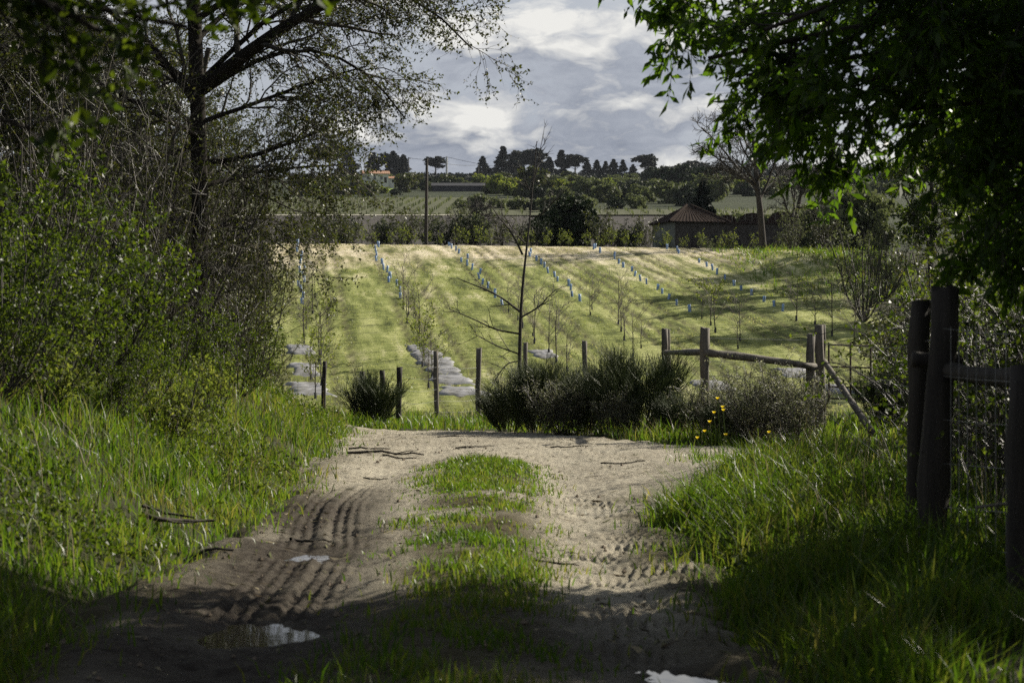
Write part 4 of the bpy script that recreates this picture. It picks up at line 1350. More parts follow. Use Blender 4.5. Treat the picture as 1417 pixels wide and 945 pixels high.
def guard_mesh():
    a = np.linspace(0, 2 * np.pi, 9)[:-1]
    ring = np.stack([np.cos(a), np.sin(a)], 1)
    lev = [(0, .085), (.17, .078), (.34, .088), (.34, .074), (.17, .066), (0, .072)]
    V = np.concatenate([np.column_stack([ring * r_, np.full(8, z)]) for z, r_ in lev])
    F = []
    for k in range(5):
        for s in range(8):
            F.append((k * 8 + s, k * 8 + (s + 1) % 8, (k + 1) * 8 + (s + 1) % 8, (k + 1) * 8 + s))
    return V, np.array(F)


Vg, Fg = guard_mesh()
G_me = mesh('guard_tube', Vg, Fg, M_blue)
Vs, Fs = tubes(np.array([(.10, .02, -.1), (.10, .02, .3), (.102, .02, .44)]), np.full(3, .011), 5)
S_me = mesh('stake', Vs, Fs, M_wood)


def sapling_data(seed, H, leafy=0.0):
    rng = np.random.default_rng(seed)
    tk = curve_pts([(0, 0, -.05), (.02, 0, H * .35), (.0, .02, H * .6), (.05, 0, H)], 7, rng, .02)
    sk = skeleton_tree(rng, tk, .022, [dict(n=9, L=.75 * H, ang=.75, K=6, wig=.1, grav=.06, tmin=.22, rfac=.6, rmin=.009),
                                      dict(n=4, L=.30 * H, ang=.6, K=4, wig=.12, grav=.05, tmin=.3, rmin=.007)])
    V, F = joinm([tubes(*s, sides=4) for s in sk[1:]])
    tr_ = tubes(*sk[0], sides=6)
    res = [mesh('trunk', *tr_, M_bark), mesh('twigs', V, F, M_bark_pale)]
    if leafy:
        V, F = leaves(rng, sk[2][0], int(leafy), .085, .5, .0, .5)
        res.append(mesh('foliage', V, F, M_leaf_young))
    return res


SAP = [sapling_data(501, 1.2), sapling_data(502, 1.5), sapling_data(503, 1.3), sapling_data(504, 1.7)]
SAPL = [sapling_data(511, 1.1, 6), sapling_data(512, 1.4, 8), sapling_data(513, 1.2, 4)]
Vd, Fd = tubes(np.array([(0, 0, -.05), (.01, 0, .08), (0, .01, .18)]), np.array([.045, .04, .035]), 6)
COLLAR = mesh('collar', Vd, Fd, M_darkshed)
GUARD_ROOT = None
rr = np.random.default_rng(520)
ROWNAME = ['first orchard row from the left', 'second orchard row from the left', 'third orchard row from the left', 'fourth orchard row from the left', 'fifth orchard row from the left', 'row of the orchard furthest right']
SAP_ROOTS = {}
for k in range(6):
    xa, ya, xb, yb, dg, de = ROWL[k]
    ys = np.arange(min(ya, 122.2), dg, -2.45)
    if k == 5:
        ys = np.delete(ys, [3, 4])
    for i, y in enumerate(ys):
        y = y + .3 * rr.normal(); x = row_x(k, y) + .12 * rr.normal()
        lab = '%s blue tree guard from the top in the %s' % (ORD[i], ROWNAME[k])
        if GUARD_ROOT is None:
            GUARD_ROOT = thing('tree_guard', lab, 'tree guard', P3(x, y, .02), 0, 'blue tree guards in the orchard rows')
            link('guard_tube', G_me, GUARD_ROOT); link('stake', S_me, GUARD_ROOT)
        else:
            q = dup(GUARD_ROOT, P3(x, y, .02), rr.random() * 6, (.6 + .25 * rr.random(), .6 + .25 * rr.random(), .7 + .35 * rr.random()), lab)
            q.rotation_euler[0] = .08 * rr.normal(); q.rotation_euler[1] = .08 * rr.normal()
    ys = np.arange(dg - 2.2, de, -2.6)
    for i, y in enumerate(ys):
        y = y + .35 * rr.normal(); x = row_x(k, y) + .2 * rr.normal()
        leafy = (k < 2 and y < 72 and rr.random() < .7) or rr.random() < .12
        key = ('L', rr.integers(3)) if leafy else ('B', rr.integers(4))
        lab = '%s %s sapling below the blue guards in the %s' % (ORD[i], 'leafy' if leafy else 'bare', ROWNAME[k])
        grp = 'saplings in the orchard rows'
        sc = .75 + .5 * rr.random()
        if key not in SAP_ROOTS:
            q = thing('sapling', lab, 'sapling', P3(x, y, .02), rr.random() * 6, grp, sc)
            dat = (SAPL if leafy else SAP)[key[1]]
            link('trunk', dat[0], q); link('twigs', dat[1], q, kind='stuff'); link('collar', COLLAR, q)
            if leafy:
                link('foliage', dat[2], q, kind='stuff')
            SAP_ROOTS[key] = q
        else:
            dup(SAP_ROOTS[key], P3(x, y, .02), rr.random() * 6, sc, lab)


def mulch(px, py, w, l, seed, label):
    rng = np.random.default_rng(seed)
    x, y = ground_at(px, py, d0=50)
    n = 15
    u_, v_ = np.meshgrid(np.linspace(-1, 1, n), np.linspace(-1, 1, n))
    ex = (1 + .35 * (vnoise(v_ * 2 + 7, u_ * 0 + seed, seed) - .5) * 2)
    Xm = x - .16 * (l * .62 * v_) + w * .48 * u_ * ex; Ym = y + l * .62 * v_ + .15 * fbm(u_ * 2, v_, seed + 3)
    Zm = hz(Xm, Ym) + .07 + .07 * fbm(u_ * 3, v_ * 3, seed) + .035 * vnoise(u_ * 6, v_ * 9, seed + 5) - .10 * np.abs(v_) ** 10 - .10 * np.abs(u_) ** 10
    i = (np.arange(n - 1)[:, None] * n + np.arange(n - 1)[None]).ravel()
    o = link('mulch_sheet', mesh('mulch_sheet', np.stack([Xm - x, Ym - y, Zm - float(hz(x, y))], -1).reshape(-1, 3), np.stack([i, i + 1, i + n + 1, i + n], 1), M_mulch, smooth=True), None, P3(x, y))
    return tag(o, label, 'mulch sheet', 'pale mulch sheets laid in the orchard rows')


for i, (px, py, w, l, lab) in enumerate([
        (416, 485, .85, 2.3, 'top pale mulch sheet in the row beside the left trees'),
        (422, 512, .95, 2.6, 'second pale mulch sheet from the top beside the left trees'),
        (428, 540, 1.4, 2.8, 'lowest pale mulch sheet beside the left trees'),
        (577, 483, .8, 1.5, 'topmost small mulch sheet left of the tall fence post'),
        (590, 491, 1.05, 1.5, 'second mulch sheet down behind the tall fence post'),
        (603, 502, 1.2, 1.7, 'third mulch sheet down behind the tall fence post'),
        (614, 514, 1.2, 1.7, 'fourth mulch sheet down right of the tall fence post'),
        (624, 527, 1.25, 1.8, 'fifth mulch sheet down between the two tall fence posts'),
        (638, 543, 1.4, 2.0, 'lowest mulch sheet beside the thick fence post'),
        (752, 491, 1.0, 1.6, 'small mulch sheet behind the bare young tree'),
        (985, 534, 1.0, 2.0, 'mulch sheet behind the rail fence post'),
        (1105, 518, 1.3, 2.0, 'mulch sheet behind the sagging rail left of the gate posts'),
        (1150, 540, 1.2, 2.0, 'mulch sheet seen through the metal gate')]):
    mulch(px, py, w, l, 530 + i, lab)

# ----------------------------------------------------------------- hedge along the crest
HG = [shrub_data(601, 2.6, 2.4, 16, M_leaf_ever, .13, 4, r0=.03), shrub_data(602, 2.4, 2.2, 14, M_leaf_olive, .12, 3, r0=.025),
      shrub_data(603, 2.8, 2.0, 14, M_leaf_left, .12, 3, r0=.025)]
YS = [shrub_data(611, 1.5, .8, 4, M_leaf_young, .09, 2, r0=.012, lvl2=5), shrub_data(612, 1.3, .7, 4, M_leaf_young, .09, 2, r0=.012, lvl2=5)]
rh = np.random.default_rng(620)
for i, px in enumerate(np.arange(395, 905, 19.0)):
    if 742 < px < 825:
        continue
    px = px + 5 * rh.normal(); dd = 131 + 4 * rh.random()
    kk = [0, 1, 2, 1, 0, 2, 1][i % 7]
    shrub(HG[kk], 'hedge_shrub', '%s shrub from the left in the hedge above the orchard, %s' % (ORD[min(i, 26)], ['dark evergreen', 'grey green', 'thin leaved'][kk]), 'shrub',
          P3(wx(px, dd), dd, -.1), rh.random() * 6, .75 + .4 * rh.random(), 'hedge along the top of the orchard')
for i, px in enumerate(list(np.arange(405, 900, 18.5)) + [915, 935, 957, 972, 997, 1018, 1042]):
    dd = 126.5 + 1.5 * rh.random(); px = px + 4 * rh.normal()
    shrub(YS[i % 2], 'young_shrub', '%s yellow green young shrub from the left along the top edge of the orchard' % ORD[i], 'shrub',
          P3(wx(px, dd), dd, -.05), rh.random() * 6, .7 + .4 * rh.random(), 'young shrubs along the top edge of the orchard')


# ----------------------------------------------------------------- leaf-cloud crowns for far trees
def cloud_crown(seed, n_clump, n_leaf, rx, rz, cz, lsize, mat, shape='round', rc=.35):
    rng = np.random.default_rng(seed)
    q = nrm(rng.normal(size=(n_clump, 3))) * (rng.random(n_clump) ** .4)[:, None]
    c = q * [rx, rx, rz]
    if shape == 'cone':
        t = rng.random(n_clump)
        a = rng.random(n_clump) * 6.283
        rad = rx * (1 - t) ** .8 * (.35 + .65 * rng.random(n_clump))
        c = np.stack([np.cos(a) * rad, np.sin(a) * rad, (t * 2 - 1) * rz], 1)
    c = c + [0, 0, cz]
    rcl = rx * rc * (.6 + .7 * rng.random(n_clump))
    if shape == 'cone':
        rcl = rcl * (1.15 - .75 * t)
    M = n_clump * n_leaf
    par = np.repeat(np.arange(n_clump), n_leaf)
    pos = c[par] + nrm(rng.normal(size=(M, 3))) * (rcl[par] * rng.random(M) ** .45)[:, None] * [1, 1, .75]
    d_ = nrm(rng.normal(size=(M, 3)) + [0, 0, .2]); s_ = nrm(np.cross(d_, rng.normal(size=(M, 3))))
    sz = (lsize * (.6 + .8 * rng.random(M)))[:, None]
    V = np.stack([pos - d_ * sz * .5, pos + s_ * sz * .32, pos + d_ * sz * .5, pos - s_ * sz * .32], 1).reshape(-1, 3)
    return mesh('crown', V, np.arange(M * 4).reshape(-1, 4), mat)


def far_trunk(H, r, seed, mat=M_bark, lean=.0):
    rng = np.random.default_rng(seed)
    tk = curve_pts([(0, 0, -.5), (lean * .5, 0, H * .5), (lean, 0, H)], 6, rng, .03)
    P, R = grow(rng, tk[None], (r * np.linspace(1, .4, 6))[None], 8, H * .28, 1.0, 4, .12, .05, .4, .5, r * .2)
    V, F = joinm([tubes(tk, r * np.linspace(1, .4, 6), 6), tubes(P, R, 4)])
    return mesh('trunk', V, F, mat)


def far_tree(name, crown, trunk, label, cat, loc, rotz, sc, group):
    t = thing(name, label, cat, loc, rotz, group, sc)
    link('trunk', trunk, t)
    link('crown', crown, t, kind='stuff')
    return t


# round dark evergreen on the crest
d = 140
far_tree('evergreen_tree', cloud_crown(701, 130, 130, 2.3, 1.9, 2.0, .22, M_leaf_ever, rc=.25), far_trunk(2.6, .16, 702),
         'round dark evergreen tree on the crest behind the bare young tree', 'tree', P3(wx(784, d), d, -.2), 0, (1, 1, 1.05), 'trees on the crest')
# palm-like dark clump left of the barn
rp = np.random.default_rng(705)
fr = []
for i in range(46):
    a = rp.random() * 6.283; el = .2 + 1.1 * rp.random(); L_ = 1.5 + .6 * rp.random()
    tt = np.linspace(0, 1, 7)
    fr.append(np.stack([np.cos(a) * L_ * tt * math.cos(el * .8), np.sin(a) * L_ * tt * math.cos(el * .8), 1.0 + L_ * (math.sin(el) * tt - .75 * tt ** 2)], 1))
PF = np.stack(fr)
t = thing('palm', 'dark drooping palm like clump left of the barn', 'palm', P3(wx(857, 134), 134, -.2), group=None)
Vt, Ft = tubes(np.array([(0, 0, -.3), (0, 0, .5), (0, 0, 1.1)]), np.array([.2, .18, .15]), 8)
link('trunk', mesh('trunk', Vt, Ft, M_bark), t)
V, F = joinm([tubes(PF, np.full(PF.shape[:2], .015), 3), leaves(rp, PF, 40, .34, .14, .2, .9, .3, .15)])
link('fronds', mesh('fronds', V, F, M_leaf_ever), t, kind='stuff')
# olive bush right of the broad bare tree and conifer behind the barn
shrub(SH_F, 'shrub', 'olive green bush under the slimmer bare tree', 'shrub', P3(wx(1098, 118), 118, -.1), .6, .92, 'trees on the crest')
shrub(SH_E, 'shrub', 'low leafy shrub right of the olive green bush', 'shrub', P3(wx(1145, 124), 124, -.1), 1.6, .9, 'trees on the crest')
far_tree('conifer', cloud_crown(711, 110, 70, 2.0, 2.9, 3.4, .3, M_needle, 'cone', .2), far_trunk(5.8, .12, 712), 'dark pointed conifer behind the barn roof', 'tree', P3(wx(973, 172), 172, -.6), 0, 1.25, 'trees on the crest')
for i, (px, dd, sc, lab) in enumerate([(1040, 185, .95, 'grey green tree behind the shed roofs'), (1085, 180, 1.0, 'grey green tree behind the slimmer bare tree'),
                                       (1140, 175, 1.15, 'shadowy tree right of the slimmer bare tree'), (1010, 200, .9, 'pale tree rising between barn and shed roofs'),
                                       (1190, 165, 1.3, 'shadowy tree behind the multi stemmed hedge shrub')]):
    if i == 0:
        MT_C = cloud_crown(721, 90, 90, 2.4, 2.2, 3.4, .32, M_leaf_olive, rc=.3); MT_T = far_trunk(3.4, .16, 722)
    far_tree('tree', MT_C, MT_T, lab, 'tree', P3(wx(px, dd), dd, -.6), i * 1.2, sc, 'trees behind the barn')


# ----------------------------------------------------------------- barn
def prism(name, pts, faces, mat, parent):
    return link(name, mesh(name, np.asarray(pts, float), faces, mat), parent)


def tile_roof(a, b, c, d_, rows, cols, mat, parent, name='roof', thick=.05):
    """sloping sheet a-b (eaves) up to d-c (ridge), ribbed by tile courses and channels"""
    a, b, c, d_ = (np.asarray(q, float) for q in (a, b, c, d_))
    s = np.linspace(0, 1, rows * 2 + 1); t_ = np.linspace(0, 1, cols * 4 + 1)
    S, T = np.meshgrid(s, t_, indexing='ij')
    P = ((1 - S) * (1 - T))[..., None] * a + ((1 - S) * T)[..., None] * b + (S * T)[..., None] * c + (S * (1 - T))[..., None] * d_
    nv = np.cross(b - a, d_ - a); nv /= np.linalg.norm(nv)
    if nv[2] < 0:
        nv = -nv
    hgt = .035 * np.abs(np.sin(T * cols * math.pi)) + .03 * (1 - (S * rows) % 1) + .02 * fbm(T * cols, S * rows, 5)
    Vt_ = (P + nv * hgt[..., None]).reshape(-1, 3)
    ny_, nx_ = S.shape
    i = (np.arange(ny_ - 1)[:, None] * nx_ + np.arange(nx_ - 1)[None]).ravel()
    Fq = np.stack([i, i + 1, i + nx_ + 1, i + nx_], 1)
    Vb = (P - nv * thick).reshape(-1, 3)
    n0 = len(Vt_)
    rim_ = np.concatenate([np.arange(nx_), np.arange(1, ny_) * nx_ + nx_ - 1, (ny_ - 1) * nx_ + np.arange(nx_ - 2, -1, -1), np.arange(ny_ - 2, 0, -1) * nx_])
    r2 = np.roll(rim_, -1)
    Fs_ = np.stack([rim_, rim_ + n0, r2 + n0, r2], 1)
    return link(name, mesh(name, np.vstack([Vt_, Vb]), np.vstack([Fq, Fq[:, ::-1] + n0, Fs_]), mat), parent)


d = 150
bx, by = wx(953, d), d
yaw = math.radians(17)
zb = float(hz(bx, by))
barn = thing('barn', 'old stone barn with a brown hipped tile roof at the top of the orchard', 'barn', (bx, by, zb), yaw)
eave = wz(309, d) - zb; apex = wz(285, d) - zb
w2, l2 = 2.15, 2.0
V, F = box(-w2, w2, -l2, l2, -1, eave)
link('wall', mesh('wall', V, F, M_stonewall), barn)
V, F = box(-w2 - .012, -w2 + .25, -l2 - .012, l2 * .9, -1, eave - .03)
link('side_wall', mesh('side_wall', V, F, M_plaster), barn)
ov = .28
E = [(-w2 - ov, -l2 - ov, eave - .05), (w2 + ov, -l2 - ov, eave - .05), (w2 + ov, l2 + ov, eave - .05), (-w2 - ov, l2 + ov, eave - .05)]
A1, A2 = (-.15, .0, apex), (.15, .0, apex)
tile_roof(E[0], E[1], A2, A1, 9, 16, M_oldtile, barn)
tile_roof(E[1], E[2], A2, A2, 9, 14, M_oldtile, barn)
tile_roof(E[2], E[3], A1, A2, 9, 16, M_oldtile, barn)
tile_roof(E[3], E[0], A1, A1, 9, 14, M_oldtile, barn)
V, F = box(-.6, .35, -l2 - .05, -l2 + .05, .0, 1.9)
door = link('door', mesh('door', V, F, M_wood_dark), barn)
V, F = box(1.0, 1.5, -l2 - .04, -l2 + .05, 1.3, 1.9)
link('window', mesh('window', V, F, M_darkvoid), barn)
for (a_, b_) in ((E[0], A1), (E[1], A2)):
    pole_between(np.array(a_) + [0, 0, .06], np.array(b_) + [0, 0, .07], .09, M_oldtile, barn, (0, 0, 0), 'ridge_tiles')

d = 154
sx_, sy_ = wx(1030, d), d
zs = float(hz(sx_, sy_))
shed = thing('shed', 'low stone shed with two small gabled roofs joined on the right of the barn', 'shed', (sx_, sy_, zs), math.radians(-4))
top = wz(310, d) - zs
V, F = box(-2.2, 3.8, -1.6, 1.6, -1, top)
link('wall', mesh('wall', V, F, M_stonewall), shed)
V, F = box(-2.3, 3.9, -1.72, -1.55, top - .12, top + .03)
link('coping', mesh('coping', V, F, M_oldtile), shed)
V, F = box(-1.5, -.4, -1.66, -1.5, 0, 1.7)
link('doorway', mesh('doorway', V, F, M_darkvoid), shed)
for cx, wd, hh in ((-1.35, 1.5, .66), (.55, 2.1, .82), (2.9, 2.3, .9)):
    n = 9
    t_ = np.linspace(0, math.pi, n)
    arc = np.stack([cx - np.cos(t_) * wd * .5, np.zeros(n), top - .02 + hh * np.sin(t_) ** .8], 1)
    V = np.concatenate([arc + [0, -.9, 0], arc + [0, 1.5, 0]])
    F4 = np.stack([np.arange(n - 1), np.arange(1, n), np.arange(n + 1, 2 * n), np.arange(n, 2 * n - 1)], 1)
    Fg_ = np.array([list(range(n))[::-1]]), np.array([list(range(n, 2 * n))])
    rf = link('roof', mesh('roof', V, [F4, Fg_[0], Fg_[1]], M_oldtile), shed)
    for kx in (-.25, 0, .25):
        V, F = box(cx + kx * wd - .03, cx + kx * wd + .03, -.93, -.88, top, top + hh * .8)
        link('batten', mesh('batten', V, F, M_wood), rf)

for i, (px, dd, kk, sc, lab) in enumerate([(921, 146.5, 2, .62, 'climber growing on the left front corner of the barn'), (975, 146.5, 1, .7, 'dark climber on the right half of the barn front'), (1003, 150.5, 2, .75, 'tangled growth between barn and shed'),
                                           (1076, 150, 2, .7, 'tangled bush against the right end of the shed')]):
    shrub(HG[kk], 'shrub', lab, 'shrub', P3(wx(px, dd), dd, -.05), i * 1.3, sc, 'growth on the barn and shed')

# ----------------------------------------------------------------- poles and wires
def util_pole(px, py_top, d_, r_, mat, label, arm=False):
    x = wx(px, d_); b_ = P3(x, d_)
    t_ = thing('utility_pole', label, 'pole', b_)
    H_ = wz(py_top, d_) - b_[2]
    V_, F_ = tubes(np.array([(0, 0, -.5), (.02, 0, H_ * .5), (.06, 0, H_)]), np.array([r_, r_ * .88, r_ * .72]), 9)
    link('shaft', mesh('shaft', V_, [F_, np.array([[18 + i for i in range(9)]])], mat, smooth=True), t_)
    if arm:
        V_, F_ = box(-.7, .8, -.06, .06, H_ - .45, H_ - .3)
        link('crossarm', mesh('crossarm', V_, F_, mat), t_)
    for kx in ((-.55, .0, .6) if arm else (.12,)):
        V_, F_ = tubes(np.array([(kx, 0, H_ - .32), (kx, 0, H_ - .18), (kx, 0, H_ - .05)]), np.array([.05, .06, .03]), 6)
        link('insulator', mesh('insulator', V_, F_, M_darkshed), t_)
    return np.array([x + .05, d_, b_[2] + H_ - .1])


T1 = util_pole(589.5, 220, 126.2, .115, M_wood_dark, 'dark wooden pole standing at the top edge of the orchard')
T2 = util_pole(618, 217, 640, .38, M_concrete, 'pale concrete pole on the far hillside')
T3 = util_pole(565, 218, 660, .20, M_wood_dark, 'thin dark pole on the far hillside left of the pale concrete pole', True)
T4 = util_pole(662, 228, 690, .18, M_wood_dark, 'faint thin pole by the ridge pines right of the pale concrete pole')
T5 = util_pole(885, 306, 142, .05, M_wood_dark, 'short dark post just left of the barn')
T6 = util_pole(900, 232, 640, .18, M_wood_dark, 'thin pole among the ridge trees behind the barn')
for (a_, b_, sg, lab) in ((T3, T2, 2.0, 'overhead wire between the thin pole and the pale concrete pole'), (T2, T6, 9.0, 'long overhead wire from the pale concrete pole along the ridge'), (T2 - [0, 0, 2.2], T4, 1.0, 'short overhead wire right of the pale concrete pole')):
    tt = np.linspace(0, 1, 14)[:, None]
    Pw = a_ * (1 - tt) + b_ * tt
    Pw[:, 2] -= sg * (4 * tt * (1 - tt))[:, 0] * .35
    V, F = tubes(Pw - a_, np.full(14, .055), 4)
    tag(link('overhead_wire', mesh('overhead_wire', V, F, M_darkshed), None, tuple(a_)), lab, 'wire', 'overhead wires on the far hillside')

# ----------------------------------------------------------------- farmhouse and long shed far off
d = 610
hx_, hy_ = wx(522, d), d
zh = wz(254, d)
hs = thing('farmhouse', 'white farmhouse with a low tiled roof on the left of the far hill', 'house', (hx_, hy_, zh), math.radians(8), None, .78)
V, F = box(-5.6, 4.2, -3.5, 3.5, -4, 3.6)
wl = link('wall', mesh('wall', V, F, M_white), hs)
for cx in (-3.8, -1.2, 1.4):
    V, F = box(cx - .5, cx + .5, -3.56, -3.4, 1.2, 2.5)
    wn_ = link('window', mesh('window', V, F, M_glass), hs)
    V, F = box(cx - .6, cx + .6, -3.6, -3.45, 1.05, 1.17)
    link('sill', mesh('sill', V, F, M_concrete), wn_)
V, F = box(2.5, 3.5, -3.56, -3.4, 0, 2.2)
link('door', mesh('door', V, F, M_wood_dark), hs)
tile_roof((-6.2, -4.1, 3.5), (4.8, -4.1, 3.5), (4.8, 0, 4.9), (-6.2, 0, 4.9), 6, 14, M_terracotta, hs)
tile_roof((4.8, 4.1, 3.5), (-6.2, 4.1, 3.5), (-6.2, 0, 4.9), (4.8, 0, 4.9), 6, 14, M_terracotta, hs)
V, F = box(-3.2, -2.5, -.4, .4, 4.4, 5.9)
link('chimney', mesh('chimney', V, F, M_white), hs)
V, F = box(4.21, 6.4, -2.5, 2.5, -5, 1.9)
link('annexe', mesh('annexe', V, F, M_white), hs)
tile_roof((4.1, -2.9, 1.85), (6.8, -2.9, 1.85), (6.8, 0, 2.8), (4.1, 0, 2.8), 4, 5, M_terracotta, hs)
tile_roof((6.8, 2.9, 1.85), (4.1, 2.9, 1.85), (4.1, 0, 2.8), (6.8, 0, 2.8), 4, 5, M_terracotta, hs)

d = 560
lx_, ly_ = wx(634, d), d
ls = thing('long_shed', 'long low dark shed on the hillside above the vineyard', 'shed', (lx_, ly_, float(hz(lx_, ly_))), math.radians(2))
zt = wz(262, d) - float(hz(lx_, ly_))
V, F = box(-7.3, 7.3, -2.5, 2.5, -2, max(zt, 1.5))
link('wall', mesh('wall', V, F, M_darkshed), ls)
zt = max(zt, 1.5)
V = np.array([(-7.6, -2.8, zt - .1), (7.6, -2.8, zt - .1), (7.6, 2.8, zt - .1), (-7.6, 2.8, zt - .1), (-7.6, 0, zt + .9), (7.6, 0, zt + .9)])
link('roof', mesh('roof', V, [np.array([(0, 1, 5, 4), (2, 3, 4, 5), (0, 3, 2, 1)]), np.array([(0, 4, 3), (1, 2, 5)])], M_darkshed), ls)

# ----------------------------------------------------------------- ridge pines and hillside bushes
PC = [cloud_crown(801, 70, 46, 2.5, 4.2, 7.0, .8, M_needle, 'cone', .30), cloud_crown(802, 46, 42, 2.6, 2.4, 8.2, .8, M_needle, 'round', .34),
      cloud_crown(803, 80, 46, 2.3, 4.8, 7.0, .8, M_needle, 'cone', .3), cloud_crown(804, 40, 44, 3.2, 1.9, 9.0, .8, M_needle, 'round', .33)]
PT = [far_trunk(10, .22, 811), far_trunk(9.5, .24, 812, lean=.4), far_trunk(10.5, .2, 813), far_trunk(10, .26, 814, lean=-.4)]
PINES = [(517, 212, 0), (537, 213, 3), (544, 210, 0), (558, 215, 0), (604, 216, 1), (668, 217, 0), (680, 235, 2), (696, 204, 2), (712, 211, 0), (726, 207, 1), (737, 205, 1), (748, 222, 1), (760, 218, 0),
         (777, 209, 2), (796, 213, 1), (812, 223, 0), (826, 222, 0), (838, 224, 2), (849, 221, 0), (862, 222, 2), (876, 228, 0), (893, 213, 1), (903, 220, 0), (922, 230, 1), (940, 228, 1), (957, 222, 1), (969, 226, 3),
         (480, 205, 0), (455, 200, 3)]
for i, (px, py, kk) in enumerate(PINES):
    dd = 830 + 40 * rh.random()
    x = wx(px, dd); zg = float(hz(x, dd)) - 1.0
    H_ = wz(py, dd) - zg
    top_ = [11.2, 10.8, 11.8, 11.0][kk]
    sc = max(.4, H_ / top_)
    far_tree('pine_tree', PC[kk], PT[kk], '%s pine from the %s on the skyline of the far ridge' % ((ORD[i], 'left') if i < 27 else (('leafless looking' if 0 else 'partly hidden'), 'far left behind the twigs')) if i < 27 else
             ('partly hidden pine behind the left twigs at the ridge end' if i == 27 else 'furthest left pine of the ridge hidden behind the twigs'), 'pine tree', (x, dd, zg), rh.random() * 6, (sc * 1.75, sc * 1.75, sc), 'pines on the far ridge')

# the wood below the ridge skyline reads as one mass
rw = np.random.default_rng(820)
n = 2100
px = 400 + 900 * rw.random(n); dd = 700 + 200 * rw.random(n) ** .7
keep = (dd > 800 - 95 * ss(660, 760, px)) | (rw.random(n) < .12)
px, dd = px[keep], dd[keep]
x = wx(px, dd); zg = hz(x, dd)
hh = (2.0 + 2.0 * rw.random(len(x))) * (.75 + .35 * ss(650, 720, px)) * (1 - .35 * ss(745, 780, px)) * (1 + 1.6 * ss(915, 960, px))
par = np.repeat(np.arange(len(x)), 40)
q = nrm(rw.normal(size=(len(par), 3))) * (rw.random(len(par)) ** .4)[:, None]
pos = np.stack([x, dd, zg + hh * .55], 1)[par] + q * np.stack([hh * .42, hh * .42, hh * .55], 1)[par]
d_ = nrm(rw.normal(size=(len(par), 3))); s_ = nrm(np.cross(d_, rw.normal(size=(len(par), 3)))); sz = .85 * (.6 + .8 * rw.random(len(par)))[:, None]
V = np.stack([pos - d_ * sz * .5, pos + s_ * sz * .35, pos + d_ * sz * .5, pos - s_ * sz * .35], 1).reshape(-1, 3)
link('far_woods', mesh('far_woods', V, np.arange(len(V)).reshape(-1, 4), M_needle), kind='stuff')

BC = [cloud_crown(831, 34, 44, 2.0, 1.5, 1.5, .5, M_leaf_ever, rc=.36), cloud_crown(832, 30, 40, 2.2, 1.6, 1.7, .55, M_leaf_olive, rc=.38),
      cloud_crown(833, 28, 40, 2.0, 1.7, 1.7, .55, M_leaf_young, rc=.38), cloud_crown(834, 36, 40, 2.4, 2.0, 2.0, .6, M_leaf_left, rc=.36)]
BT = far_trunk(2.2, .14, 836)
KN = ['dark evergreen', 'grey green', 'spring green', 'dull olive']
cnt = {}
BUSH = []
for i in range(225):
    px = 395 + 860 * rh.random()
    dd = 475 + 215 * rh.random() ** .8
    if 600 < px < 668 and dd < 560:
        continue
    if 495 < px < 560 and dd < 610 and dd > 540:
        continue
    kk = int(rh.choice(4, p=[.38, .30, .10, .22]))
    BUSH.append((px, dd, kk, .6 + .8 * rh.random()))
for px, dd, kk, sc in ((735, 470, 3, 1.9), (745, 440, 0, 1.2), (760, 455, 0, 1.1), (690, 520, 2, 1.7), (704, 500, 2, 1.4), (720, 505, 2, 1.5), (815, 470, 1, 1.7), (780, 480, 2, 1.5), (664, 620, 2, 1.6), (660, 380, 1, 1.0),
                       (690, 372, 1, .8), (715, 365, 1, .9), (640, 376, 1, .7), (760, 352, 1, 1.0), (785, 356, 0, .9), (812, 362, 1, 1.0), (735, 360, 0, .8), (850, 370, 0, .9), (880, 380, 1, 1.0), (838, 430, 1, 1.3), (862, 440, 0, 1.2), (890, 430, 1, 1.3), (800, 420, 0, 1.1), (775, 415, 1, 1.2), (930, 420, 1, 1.6), (955, 400, 0, 1.5), (950, 520, 0, 2.6), (925, 560, 0, 2.4), (970, 500, 0, 2.4), (985, 440, 1, 2.0), (905, 640, 0, 2.2)):
    BUSH.append((px, dd, kk, sc))
for px, dd, kk, sc in sorted(BUSH):
    where = 'above the vineyard' if px < 680 else ('behind the bare young tree' if px < 770 else ('behind the round evergreen' if px < 850 else 'behind the barn'))
    cnt[kk, where] = cnt.get((kk, where), 0) + 1
    far_tree('hillside_bush', BC[kk], BT, '%s %s bush from the left on the far hillside %s' % (ORD[cnt[kk, where] - 1], KN[kk], where), 'bush', P3(wx(px, dd), dd, -.4), rh.random() * 6, sc, 'bushes on the far hillside %s' % where)

# ----------------------------------------------------------------- small things on the track and verge
def stick(px, py, L_, ang, r_, label, seed, mat=M_bark):
    rng = np.random.default_rng(seed)
    x, y = ground_at(px, py, d0=4)
    tt = np.linspace(-.5, .5, 8)
    P = np.stack([tt * L_ * math.cos(ang) + .02 * rng.normal(size=8), tt * L_ * math.sin(ang) + .02 * rng.normal(size=8), np.zeros(8)], 1)
    P[:, 2] = track_z(x + P[:, 0], y + P[:, 1]) if road(x, y) > .5 else hz(x + P[:, 0], y + P[:, 1]) + .1
    z0 = P[:, 2].mean()
    P[:, 2] += r_ * .9 - z0
    R = r_ * np.linspace(1, .5, 8)
    P2, R2 = grow(rng, P[None], R[None], 2, L_ * .35, .6, 4, .1, 0, .2, .6)
    P2[:, :, 2] = np.clip(P2[:, :, 2], 0, .04)
    V, F = joinm([tubes(P, R, 5), tubes(P2, R2, 4)])
    tag(link('stick', mesh('stick', V, F, mat), None, (x, y, z0)), label, 'stick', 'fallen sticks on the track')


